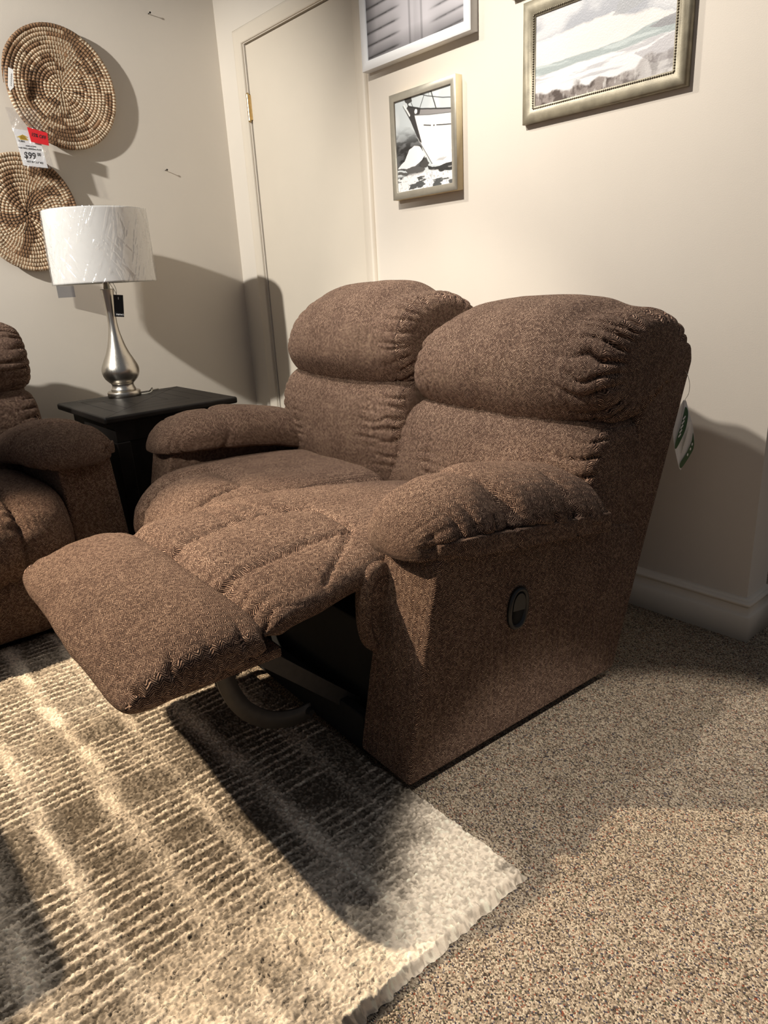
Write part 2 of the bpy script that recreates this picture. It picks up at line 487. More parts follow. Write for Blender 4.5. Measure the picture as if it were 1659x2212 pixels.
def fabric_grid(name, P, parent, swap=False, disp=None, label=None, mat=None):
    """closed loft; disp = array (n,m) along the normal"""
    if disp is not None:
        P = P+normals(P)*disp[..., None]
    Q = np.concatenate([P, P[:, :1]], 1)
    dU = np.linalg.norm(np.diff(P, axis=0), axis=2).mean(1)
    U = np.concatenate([[0], np.cumsum(dU)])
    dV = np.linalg.norm(np.diff(Q, axis=1), axis=2)
    V = np.concatenate([np.zeros((len(P), 1)), np.cumsum(dV, 1)], 1)
    V = np.broadcast_to(V[len(P)//2][None], V.shape)
    Ug = np.broadcast_to(U[:, None], V.shape)
    uv = (Vg, Ug) if False else ((V, Ug) if swap else (Ug, V))
    # flat end caps take a planar weave
    r = np.linalg.norm(P-P.mean(1, keepdims=True), axis=2).mean(1)
    if not swap:
        k0 = np.nonzero(r > 0.90*np.median(r))[0]
        a_, b_ = k0[0], k0[-1]
        Ug, V = U[:, None]+0*V, V.copy()
        if a_ > 1:
            Ug[:a_] = np.concatenate([P[:a_], P[:a_, :1]], 1)[..., 1]; V[:a_] = np.concatenate([P[:a_], P[:a_, :1]], 1)[..., 2]
        if b_ < len(P)-2:
            Ug[b_+1:] = np.concatenate([P[b_+1:], P[b_+1:, :1]], 1)[..., 1]; V[b_+1:] = np.concatenate([P[b_+1:], P[b_+1:, :1]], 1)[..., 2]
        uv = (Ug, V)
    P2 = P.copy(); P2[..., 0] *= -1           # u runs to the left of the sitter's view: local X = -u
    o = grid_obj(name, P2, mat or M['fabric'], parent, closed_j=True, cap=True, uv=uv)
    if label: o['label'] = label
    return o

def axis_samples(n, k=2.2):
    w = np.linspace(-1, 1, n)
    return np.sign(w)*(1-(1-np.abs(w))**k)

def loft_u(u0, u1, prof, p=6, n=110, m=150, soft=None, zend=None):
    pr = catmull(prof, m)
    c = 0.5*(pr.max(0)+pr.min(0))
    w = axis_samples(n)
    if soft is None:
        sc = np.maximum((1-np.abs(w)**p), 0)**(1.0/p)
    else:
        sc = (1-soft+soft*np.maximum(1-np.abs(w)**3.2, 0)**(1/2.4))*np.maximum(1-np.abs(w)**p, 0)**(1.0/p)
    sc = np.maximum(sc, 0.02)
    uc, hu = (u0+u1)/2, (u1-u0)/2
    P = np.zeros((n, m, 3))
    P[..., 0] = (uc+hu*w)[:, None]
    P[..., 1] = c[0]+(pr[:, 0]-c[0])[None]*sc[:, None]
    scz = sc if zend is None else np.maximum(sc*np.maximum(1-np.abs(w)**zend[0], 0)**(1/zend[1]), 0.02)
    P[..., 2] = c[1]+(pr[:, 1]-c[1])[None]*scz[:, None]
    return P, w

def wob(P, seed, amp, sc):
    x = P[..., 0]*sc; y = (P[..., 1]+P[..., 2]*1.3)*sc
    return amp*(fbm(x+31.3, y+7.7, seed, 3)-0.5)*2

def gathers(coord, dist, lam, amp, k, seed):
    """folds radiating from a gathered edge. coord along the edge, dist away from it"""
    ph = coord*k+0.55*(fbm(coord*k*0.5+3, dist*12+1.5, seed, 2)-0.5)*2
    r = (1-np.abs(np.sin(PI*ph)))**2.0
    cell = np.floor(ph)
    mod = 0.25+1.0*hash2(cell, cell*0+seed, seed+3)
    ll = lam*(0.5+0.9*hash2(cell, cell*0+7, seed+5))
    return -amp*mod*np.exp(-(np.maximum(dist, 0)/ll)**1.3)*r+amp*0.25*np.exp(-np.maximum(dist, 0)/lam)

def groove(x, w):
    return -np.exp(-(x/w)**2)

def prism(name, poly, u0, u1, parent, bevel=0.012, mat=None, label=None):
    bm = bmesh.new()
    a = [bm.verts.new((-u0, v, z)) for v, z in poly]
    b = [bm.verts.new((-u1, v, z)) for v, z in poly]
    bm.faces.new(a); bm.faces.new(b[::-1])
    n = len(poly)
    for i in range(n):
        bm.faces.new([a[i], b[i], b[(i+1) % n], a[(i+1) % n]])
    bmesh.ops.recalc_face_normals(bm, faces=bm.faces)
    if bevel > 0:
        bmesh.ops.bevel(bm, geom=list(bm.edges), offset=bevel, segments=3, profile=0.5, affect='EDGES', clamp_overlap=True)
    o = obj_from_bm(name, bm, mat or M['fabric'], parent)
    for p_ in o.data.polygons: p_.use_smooth = True
    box_uv(o.data)
    try: o.data.set_sharp_from_angle(angle=math.radians(35))
    except Exception: pass
    if label: o['label'] = label
    return o

ARM_POLY = [(-0.018, 0.036), (-0.004, 0.11), (0.017, 0.212), (0.052, 0.37), (0.082, 0.50), (0.092, 0.522), (0.12, 0.524), (0.32, 0.497), (0.61, 0.452),
            (0.70, 0.428), (0.735, 0.40), (0.765, 0.31), (0.674, 0.036)]

def arm(root, W, mirror, seed):
    f = (lambda u: W-u) if mirror else (lambda u: u)
    T = 0.172
    prism('arm_panel', ARM_POLY, f(0.0), f(T), root, bevel=0.011)
    # padded arm top
    prof = [(-0.030, 0.492), (-0.040, 0.530), (-0.026, 0.580), (0.018, 0.626), (0.085, 0.648), (0.155, 0.650), (0.215, 0.632), (0.254, 0.590), (0.264, 0.540), (0.246, 0.498), (0.17, 0.487), (0.06, 0.487)]
    n, m = 130, 150
    pr = catmull(prof, m)
    w = axis_samples(n, 2.0)
    v0, v1 = 0.034, 0.605
    v = (v0+v1)/2+(v1-v0)/2*w
    pfront, prear = 2.7, 9.0
    s = np.where(w < 0, np.maximum(1-np.abs(w)**pfront, 0)**(1/2.2), np.maximum(1-np.abs(w)**prear, 0)**(1/5.0))
    s = np.maximum(s, 0.02)
    dz = np.interp(v, [-0.02, 0.08, 0.20, 0.33, 0.45, 0.55, 0.62], [-0.040, -0.028, -0.020, -0.022, -0.040, -0.064, -0.085])
    c = np.array([0.11, 0.525])
    cz = np.where(w < 0, 0.525-0.022*np.abs(w), 0.525)
    P = np.zeros((n, m, 3))
    P[..., 0] = c[0]+(pr[:, 0]-c[0])[None]*(0.12+0.88*s)[:, None]*np.where(s < 0.05, 0.3, 1)[:, None]
    P[..., 1] = v[:, None]
    # front nose droops a little
    P[..., 2] = cz[:, None]+(pr[None, :, 1]-cz[:, None])*s[:, None]+dz[:, None]
    kk = np.interp(v, [0.0, 0.12, 0.28, 0.6], [0.72, 0.78, 0.86, 0.90])[:, None]
    ztop = 0.648+dz[:, None]
    V = P[..., 1].copy(); U = P[..., 0].copy(); Z = P[..., 2]-dz[:, None]
    P[..., 2] = ztop-(ztop-P[..., 2])*kk
    d = wob(P, seed, 0.005, 7)
    side = smooth01(0.10-U, 0.0, 0.10)          # 1 on the outer face
    low = smooth01(0.60-Z, 0.0, 0.08)
    top = 1-smooth01(0.60-Z, 0.0, 0.03)
    # stitched tuck across the pad, deepest on the outer side
    d += (0.026*groove(V-0.255-0.02*np.sin((Z-0.53)*22), 0.010)+0.022*groove(V-0.255, 0.040))*(0.25+0.75*side)
    d += (0.016*groove(V-0.455, 0.008)+0.010*groove(V-0.455, 0.03))*(0.1+0.9*side)
    d += 0.006*np.sin(np.clip((V-0.0)/0.245, 0, 1)*PI)*side
    # seam along the lower edge with gathers above it
    sz = 0.530+0.012*np.sin(V*9)
    d += 0.016*groove(Z-sz, 0.0065)*(1-smooth01(U, 0.02, 0.06))-0.007*smooth01(sz-Z, 0, 0.01)*(1-smooth01(U, 0.02, 0.06))
    gdist = np.abs(Z-sz)
    d += gathers(V, np.where(Z > sz, Z-sz, 1), 0.055, 0.022, 24, seed)*side
    fr = 1-smooth01(V, 0.0, 0.10)
    ang = np.arctan2(P[..., 2]-0.50, U-0.12)
    d += fr*gathers(ang/6.28*1.6, np.maximum(V-0.02, 0), 0.07, 0.014, 18, seed+5)*(0.2+0.8*low)
    frn = 1-smooth01(V, 0.05, 0.17)
    d += frn*gathers(U+0.35*V, np.maximum(Z-0.515, 0), 0.055, 0.015, 30, seed+8)
    d = d*smooth01(s, 0.35, 0.8)[:, None]
    if mirror: P[..., 0] = W-P[..., 0]
    fabric_grid('arm_pad', P, root, swap=True, disp=d)
    # welted band under the pad on the outer face
    vb = np.linspace(0.085, 0.588, 70)
    zb_ = np.interp(vb, [0.085, 0.255, 0.42, 0.588], [0.520, 0.496, 0.474, 0.450])
    hb = np.interp(vb, [0.085, 0.14, 0.588], [0.020, 0.040, 0.044])
    rg = catmull([(-0.0235, 0.02), (-0.0250, 0.5), (-0.0235, 0.97), (-0.019, 1.0), (-0.004, 0.95), (0.002, 0.5), (-0.004, 0.05), (-0.019, 0.0)], 44)
    Pb = np.zeros((70, 44, 3))
    Pb[..., 0] = rg[None, :, 0]-0.014+0.002*np.sin(vb*40)[:, None]+0.034*(1-smooth01(vb, 0.085, 0.15))[:, None]+0.020*smooth01(vb, 0.572, 0.588)[:, None]
    Pb[..., 1] = vb[:, None]
    Pb[..., 2] = zb_[:, None]+hb[:, None]*rg[None, :, 1]
    db = 0.006*groove(Pb[..., 1]-0.262, 0.006)+0.005*groove(Pb[..., 1]-0.455, 0.006)
    if mirror: Pb[..., 0] = W-Pb[..., 0]
    fabric_grid('arm_band', Pb, root, swap=True, disp=db)

def rot_vz(P, piv, ang, dv=0, dz=0):
    Q = P.copy(); c, s = math.cos(ang), math.sin(ang)
    v = P[..., 1]-piv[0]; z = P[..., 2]-piv[1]
    Q[..., 1] = piv[0]+c*v-s*z+dv
    Q[..., 2] = piv[1]+s*v+c*z+dz
    return Q

def back(root, u0, u1, ang, dv, dz, seed, lum=None, flare=0.0, taper=0.085):
    piv = (0.66, 0.35)
    L = u1-u0
    # outer shell of the backrest
    poly = np.array([(0.60, 0.26), (0.675, 0.47), (0.720, 0.66), (0.755, 0.77), (0.80, 0.825), (0.88, 0.858), (0.940, 0.850), (0.950, 0.805), (0.775, 0.305), (0.66, 0.26)])
    pp = np.zeros((len(poly), 1, 3)); pp[:, 0, 1:] = poly
    pp = rot_vz(pp, piv, ang, dv, dz)[:, 0, 1:]
    prism('back_shell', [tuple(q) for q in pp], u0+0.006, u1-0.060, root, bevel=0.016)
    # lumbar cushion
    prof = [(0.655, 0.715), (0.590, 0.690), (0.556, 0.62), (0.545, 0.54), (0.545, 0.45), (0.560, 0.37), (0.61, 0.325), (0.70, 0.33), (0.76, 0.42), (0.785, 0.55), (0.78, 0.66), (0.73, 0.71)]
    l0, l1 = lum or (u0, u1)
    P, w = loft_u(l0+0.004, l1-0.008, prof, p=13, n=160, m=190, soft=0.16)
    P[..., 0] = l0+(P[..., 0]-l0)*(1+flare*np.clip((0.70-P[..., 2])/0.34, 0, 1))
    Lr = L; L = l1-l0
    Uo = (P[..., 0]-l0)/L; V = P[..., 1]; Z = P[..., 2]
    front = smooth01(0.66-V, -0.02, 0.03)
    d = wob(P, seed, 0.006, 6)*front
    d += front*0.016*np.sin(np.clip(Uo, 0, 1)*PI)*np.sin(np.clip((Z-0.33)/0.37, 0, 1)*PI)
    for c_, lam in ((0.20, 0.05), (0.80, 0.05)):
        x = (Uo-c_)*L
        band = np.exp(-((Z-0.56+0.06*(Uo > 0.5))/0.10)**2)
        d += gathers(Z+c_, np.abs(x)*1.0, 0.045, 0.010, 36, seed+int(c_*50))*band*front
        d += front*0.004*groove(x, 0.012)*band
    d += front*0.004*groove((Uo-0.5)*L, 0.018)*smooth01(0.50-Z, 0, 0.1)
    ed = np.minimum(P[..., 0]-l0, (l1-l0)*(1+flare*np.clip((0.70-Z)/0.34, 0, 1))-(P[..., 0]-l0))
    d += gathers(Z, ed-0.008, 0.060, 0.026, 29, seed+9)*np.where(P[..., 0] > (l0+l1)/2, 0.35, 1.0)*smooth01(Z, 0.40, 0.47)*(1-smooth01(Z, 0.65, 0.70))
    scm = np.maximum(1-np.abs(w)**13, 0)**(1/13)
    d = d*smooth01(scm, 0.85, 0.98)[:, None]
    P = rot_vz(P+normals(P)*d[..., None], piv, ang, dv, dz)
    fabric_grid('lumbar_cushion', P, root)
    # pillow-top headrest roll
    L = Lr
    prof = [(0.655, 0.678), (0.605, 0.690), (0.572, 0.735), (0.562, 0.795), (0.585, 0.865), (0.64, 0.928), (0.72, 0.960), (0.80, 0.966), (0.875, 0.945), (0.930, 0.905), (0.950, 0.86), (0.93, 0.80), (0.86, 0.74), (0.75, 0.69)]
    P, w = loft_u(u0-0.006, u1+0.004, prof, p=8, n=200, m=220, soft=0.22)
    Uo = (P[..., 0]-u0)/L; V = P[..., 1]; Z = P[..., 2]
    ed = np.minimum(P[..., 0]-u0, u1-P[..., 0])
    P[..., 0] -= taper*smooth01(Uo, 0.35, 1.0)*smooth01(Z, 0.70, 0.97)
    d = wob(P, seed+20, 0.008, 6)
    d += 0.010*np.sin(np.clip(Uo, 0, 1)*PI)
    d -= 0.016*np.abs((Uo-0.5)*2)**3*smooth01(Z, 0.86, 0.95)
    ang_r = np.arctan2(Z-0.81, V-0.76)
    # gathers running in from both ends
    d += gathers(ang_r/6.28*1.4, ed-0.018, 0.062, 0.034 if u0 < 0.1 else 0.016, 20, seed+31)*np.where(P[..., 0] > (u0+u1)/2, 0.35, 1.0)
    d += 0.012*groove(ed-0.115-0.03*np.sin(ang_r*3), 0.05)*(0.3+0.7*smooth01(Z, 0.75, 0.9))*(P[..., 0] < (u0+u1)/2)
    # puckers over the lower seam
    lowz = np.maximum(Z-0.69, 0)
    d += gathers(P[..., 0], lowz, 0.040, 0.011, 24, seed+41)*smooth01(0.70-V, 0, 0.05)
    scm = np.maximum(1-np.abs(w)**8, 0)**(1/8)
    d = d*smooth01(scm, 0.66, 0.92)[:, None]
    P = rot_vz(P+normals(P)*d[..., None], piv, ang, dv, dz)
    fabric_grid('head_roll', P, root)

def seam_line(U, V, pts, w, depth):
    """groove along a polyline given in (u,v)"""
    pts = np.array(pts, float)
    best = np.full(U.shape, 9.0)
    for a, b in zip(pts[:-1], pts[1:]):
        ab = b-a; L2 = (ab**2).sum()
        t = np.clip(((U-a[0])*ab[0]+(V-a[1])*ab[1])/L2, 0, 1)
        dd = np.hypot(U-a[0]-t*ab[0], V-a[1]-t*ab[1])
        best = np.minimum(best, dd)
    return -depth*np.exp(-(best/w)**2)-depth*0.7*np.exp(-best/(w*5.5)), best

def seat_closed(root, u0, u1, seed):
    prof = [(0.62, 0.435), (0.45, 0.462), (0.28, 0.474), (0.12, 0.474), (0.0, 0.455), (-0.075, 0.405), (-0.112, 0.335), (-0.112, 0.275), (-0.08, 0.232), (0.0, 0.225), (0.15, 0.25), (0.35, 0.30), (0.58, 0.33), (0.64, 0.38)]
    P, w = loft_u(u0, u1, prof, p=5, n=150, m=190)
    U, V, Z = P[..., 0], P[..., 1], P[..., 2]
    L = u1-u0
    d = wob(P, seed, 0.006, 6)
    upper = smooth01(Z, 0.30, 0.36)
    for c in (0.27, 0.73):
        x = (U-(u0+c*L))
        m_ = 1-smooth01(V, 0.10, 0.14)
        d += (0.018*groove(x, 0.006)+0.013*groove(x, 0.030))*m_
        d += 0.0035*np.exp(-(x/0.03)**2)*np.sin(V*2*PI/0.03+4*vnoise(V*20, U*9, seed))*m_
    tv = 0.125+0.015*np.sin((U-u0)/L*PI)
    inside = smooth01((U-u0)/L, 0.22, 0.30)*(1-smooth01((U-u0)/L, 0.70, 0.78))
    d += (0.016*groove(V-tv, 0.006)+0.012*groove(V-tv, 0.03))*inside*upper
    # puckers at the lower front edge
    d += gathers(U, np.maximum(Z-0.235, 0), 0.05, 0.012, 18, seed+3)*(V < 0.0)
    fabric_grid('seat_cushion', P, root, swap=False, disp=d)
    prof = [(-0.030, 0.245), (-0.075, 0.23), (-0.092, 0.17), (-0.090, 0.10), (-0.070, 0.055), (-0.03, 0.045), (0.02, 0.06), (0.03, 0.15), (0.02, 0.23)]
    P, w = loft_u(u0+0.01, u1-0.01, prof, p=8, n=110, m=110)
    d = wob(P, seed+7, 0.005, 7)
    d += gathers(P[..., 0], np.maximum(0.235-P[..., 2], 0), 0.07, 0.013, 17, seed+6)*(P[..., 1] < 0)
    fabric_grid('footrest_panel', P, root, disp=d)

def seat_open(root, seed):
    # chaise pad: lofted from the backrest out to the raised leg rest
    n, m = 190, 190
    v = np.linspace(0.60, -0.236, n)
    u0 = np.interp(v, [-0.236, -0.16, -0.02, 0.12, 0.6], [0.110, 0.132, 0.158, 0.170, 0.172])
    u1 = np.interp(v, [-0.236, -0.16, -0.02, 0.12, 0.6], [0.868, 0.868, 0.835, 0.785, 0.768])
    zt = np.interp(v, [-0.236, -0.18, -0.05, 0.06, 0.14, 0.3, 0.45, 0.6], [0.455, 0.470, 0.486, 0.497, 0.497, 0.483, 0.462, 0.435])
    th = np.interp(v, [-0.236, -0.1, 0.6], [0.075, 0.100, 0.12])
    a = np.linspace(0, 2*PI, m, endpoint=False)
    ex = 2/4.2; ey = 2/2.6
    X = np.sign(np.cos(a))*np.abs(np.cos(a))**ex
    Y = np.sign(np.sin(a))*np.abs(np.sin(a))**ey
    ring = catmull(np.stack([X, Y], 1)[::3], m)
    X, Y = ring[:, 0], ring[:, 1]
    e0 = smooth01(v, -0.240, -0.196)*0.55+0.45
    e1 = smooth01(0.60-v, 0, 0.03)*0.4+0.6
    e = np.minimum(e0, e1)
    P = np.zeros((n, m, 3))
    P[..., 0] = ((u0+u1)/2)[:, None]+((u1-u0)/2*(0.9+0.1*e))[:, None]*X[None]
    P[..., 1] = v[:, None]
    P[..., 2] = (zt-th*0.5)[:, None]+(th*0.5*e)[:, None]*Y[None]
    U, V = P[..., 0], P[..., 1]
    upm = smooth01(np.broadcast_to(Y[None], U.shape), 0.0, 0.4)
    d = wob(P, seed, 0.006, 6)*upm
    s1 = [(0.605, -0.27), (0.60, -0.05), (0.565, 0.055), (0.55, 0.10)]
    s2 = [(0.325, -0.27), (0.335, 0.0), (0.325, 0.10)]
    tr = [(0.66, 0.0), (0.60, 0.06), (0.55, 0.105), (0.45, 0.118), (0.33, 0.105), (0.28, 0.06), (0.17, -0.07)]
    for pts, dep in ((s1, 0.018), (s2, 0.017), (tr, 0.008)):
        g, dist = seam_line(U, V, pts, 0.007, dep)
        d += g*upm
        d += upm*0.003*np.exp(-(dist/0.028)**2)*np.sin((V+U*0.5)*2*PI/0.035+5*vnoise(V*18, U*12, seed))
    # puffed channels
    d += upm*0.008*np.sin(np.clip((U-0.335)/0.26, 0, 1)*PI)*smooth01(0.08-V, 0, 0.1)
    # wrinkles where the pad bends at the knee
    d += upm*0.0045*np.sin(V*2*PI/0.05+4*vnoise(U*10, V*10, seed+2))*np.exp(-((V+0.03)/0.06)**2)*smooth01(U, 0.45, 0.6)
    d += gathers(U, np.maximum(V+0.236, 0), 0.055, 0.014, 22, seed+4)*upm
    fabric_grid('chaise_pad', P, root, swap=True, disp=d)
    # raised leg rest
    prof = [(-0.262, 0.418), (-0.285, 0.447), (-0.345, 0.462), (-0.42, 0.452), (-0.485, 0.428), (-0.526, 0.393), (-0.532, 0.366), (-0.508, 0.350), (-0.44, 0.358), (-0.36, 0.372), (-0.29, 0.390)]
    prof = [(-0.230+(a_+0.262)*1.02, b_) for a_, b_ in prof]
    P, w = loft_u(0.100, 0.880, prof, p=16, zend=(7, 3.2), n=190, m=150)
    U, V, Z = P[..., 0], P[..., 1], P[..., 2]
    d = wob(P, seed+50, 0.006, 6)
    d += 0.006*np.sin(np.clip((U-0.07)/0.8, 0, 1)*PI)
    ed = np.minimum(U-0.100, 0.880-U)
    angf = np.arctan2(Z-0.395, V+0.40)
    d += gathers(V+0.15*(Z < 0.405), ed-0.008, 0.060, 0.018, 17, seed+60)*np.where(U < 0.4, 1.0, 0.3)*smooth01(Z, 0.372, 0.395)
    d += 0.0025*groove(V+0.440, 0.012)*(Z > 0.40)
    scm = np.maximum(1-np.abs(w)**16, 0)**(1/16)
    d = d*smooth01(scm, 0.80, 0.97)[:, None]
    fabric_grid('leg_rest', P, root, disp=d)

def recliner(name, loc, rotz, label, cat, W, seats, seed, group=None, lean=math.radians(3.6), lift=0.036, lum=None):
    """seats: list of (u0,u1,open)"""
    root = empty(name, loc, rotz, label, cat, group)
    arm(root, W, False, seed)
    arm(root, W, True, seed+100)
    k = len(seats)
    for i, (s0, s1, b0, b1, op) in enumerate(seats):
        if op:
            back(root, b0, b1, 0.0, 0.0, -0.010, seed+200, lum=(0.0, 0.690), flare=0.24)
            seat_open(root, seed+300)
        else:
            back(root, b0, b1, lean, 0.0, lift, seed+400+i*31, lum=lum, flare=0.02)
            seat_closed(root, s0, s1, seed+500+i*31)
    # dark base under the seats
    b = box('base_frame', -(W-0.18), -0.18, 0.055, 0.60, 0.03, 0.30, M['black'], root, bevel=0.004)
    b['label'] = 'black cloth covered base under the seats'
    box('base_rail', -(W-0.175), -0.175, -0.002, 0.022, 0.012, 0.11, M['black'], root, bevel=0.003)
    for fu in (0.06, W-0.06):
        for fv in (0.05, 0.60):
            bm = bmesh.new()
            c = bmesh.ops.create_cone(bm, cap_ends=True, segments=20, radius1=0.020, radius2=0.024, depth=0.044)
            bmesh.ops.translate(bm, verts=c['verts'], vec=(-fu, fv, 0.022))
            obj_from_bm('foot', bm, M['plastic'], root)
    return root

SOFA = recliner('reclining_loveseat', (2.415, -1.115, 0), math.radians(-3.0),
                'brown herringbone chenille reclining loveseat with its near footrest raised', 'loveseat', 1.53,
                [(0.172, 0.768, 0.0, 0.708, True), (0.772, 1.362, 0.690, 1.388, False)], 3, lum=(0.690, 1.398))

def sofa_details(root):
    # fabric wrapped board under the leg rest
    b = box('leg_rest_board', -0.80, -0.165, -0.43, -0.185, 0.338, 0.360, M['fabric'], root, bevel=0.006, uv=True)
    for u in (0.225, 0.72):
        r = box('mechanism_rail', -(u+0.012), -(u-0.012), -0.37, -0.19, 0.316, 0.339, M['blackmetal'], root, bevel=0.003)
        r['label'] = 'black steel rail under the leg rest'
        # curved flat strap
        path = catmull([(-0.275, 0.322), (-0.268, 0.262), (-0.240, 0.198), (-0.190, 0.150), (-0.130, 0.128), (-0.085, 0.128)], 40, closed=False)
        T = np.gradient(path, axis=0); T /= np.linalg.norm(T, axis=1)[:, None]
        N = np.stack([-T[:, 1], T[:, 0]], 1)
        hw = 0.019
        P = np.zeros((40, 4, 3))
        for j, (du, s) in enumerate(((-0.003, 1), (-0.003, -1), (0.003, -1), (0.003, 1))):
            P[:, j, 0] = -(u+0.03+du)
            P[:, j, 1:] = path+N*s*hw
        s_ = grid_obj('mechanism_strap', P, M['greymetal'], root, closed_j=True, cap=True, smooth=False)
        s_['label'] = 'curved grey steel strap of the recliner mechanism'
        q0 = np.array([-0.215, 0.325]); q1 = np.array([0.07, -0.02+0.07])
        t = (q1-q0)/np.linalg.norm(q1-q0); nn = np.array([-t[1], t[0]])
        bm = bmesh.new()
        vs = []
        for du in (-0.003, 0.003):
            for q, s in ((q0, 1), (q0, -1), (q1, -1), (q1, 1)):
                pt = q+nn*s*0.018
                vs.append(bm.verts.new((-(u+0.045+du), pt[0], pt[1])))
        for f in ((0,1,2,3),(7,6,5,4),(0,4,5,1),(1,5,6,2),(2,6,7,3),(3,7,4,0)):
            bm.faces.new([vs[i] for i in f])
        bmesh.ops.recalc_face_normals(bm, faces=bm.faces)
        br = obj_from_bm('mechanism_bar', bm, M['greymetal'], root)
        br['label'] = 'straight grey steel bar of the recliner mechanism'
        bm = bmesh.new()
        c = bmesh.ops.create_cone(bm, cap_ends=True, segments=20, radius1=0.010, radius2=0.007, depth=0.012)
        bmesh.ops.rotate(bm, verts=c['verts'], cent=(0, 0, 0), matrix=Matrix.Rotation(PI/2, 3, 'Y'))
        bmesh.ops.translate(bm, verts=c['verts'], vec=(-(u+0.022), -0.092, 0.129))
        obj_from_bm('pivot_rivet', bm, M['blackmetal'], root)
    # roll of upholstery between seat and arm
    prof = [(0.005, 0.33), (0.01, 0.42), (0.03, 0.46), (0.08, 0.46), (0.11, 0.40), (0.10, 0.30), (0.06, 0.262), (0.02, 0.275)]
    P, w = loft_u(0.14, 0.200, prof, p=3.5, n=50, m=90)
    fabric_grid('seat_side_roll', P, root)
    # oval release pull in the arm panel
    cy, cz = 0.302, 0.337
    tilt = math.radians(-8)
    def oval(name, rows, mat, n=64):
        a = np.linspace(0, 2*PI, n, endpoint=False)
        P = np.zeros((len(rows), n, 3))
        for i, (ry, rz, u) in enumerate(rows):
            y = ry*np.sign(np.cos(a))*np.abs(np.cos(a))**0.85; z = rz*np.sign(np.sin(a))*np.abs(np.sin(a))**0.85
            P[i, :, 0] = -u
            P[i, :, 1] = cy+y*math.cos(tilt)-z*math.sin(tilt)
            P[i, :, 2] = cz+y*math.sin(tilt)+z*math.cos(tilt)
        o = grid_obj(name, P, mat, root, closed_j=True, cap=True)
        return o
    o = oval('release_bezel', [(0.031, 0.049, 0.002), (0.031, 0.049, -0.005), (0.028, 0.046, -0.009), (0.024, 0.042, -0.009), (0.021, 0.038, -0.006), (0.020, 0.037, 0.001)], M['plastic'])
    o['label'] = 'black oval plastic bezel in the arm side'
    o2 = oval('release_cup', [(0.0215, 0.0385, -0.0035), (0.018, 0.034, -0.0030), (0.004, 0.008, -0.0028)], M['black'])
    bm = bmesh.new()
    vs = []
    pts = [(-0.019, -0.004), (0.019, -0.004)]+[(0.019*math.cos(t), 0.008+0.027*math.sin(t)) for t in np.linspace(0, PI, 14)]
    lo = []; hi = []
    for y, z in pts:
        yy = cy+y*math.cos(tilt)-z*math.sin(tilt); zz = cz+y*math.sin(tilt)+z*math.cos(tilt)
        lo.append(bm.verts.new((0.003, yy, zz))); hi.append(bm.verts.new((0.0075, yy, zz)))
    bm.faces.new(hi); bm.faces.new(lo[::-1])
    for i in range(len(pts)):
        j = (i+1) % len(pts)
        bm.faces.new([lo[i], lo[j], hi[j], hi[i]])
    bmesh.ops.recalc_face_normals(bm, faces=bm.faces)
    pd = obj_from_bm('release_paddle', bm, M['plastic'], root)

sofa_details(SOFA)

CHAIR = recliner('recliner', (1.05, -1.13, 0), math.radians(90),
                 'brown herringbone recliner against the left wall with footrest folded shut', 'armchair', 1.0,
                 [(0.172, 0.828, 0.055, 0.945, False)], 57, lean=0.0, lift=0.01)

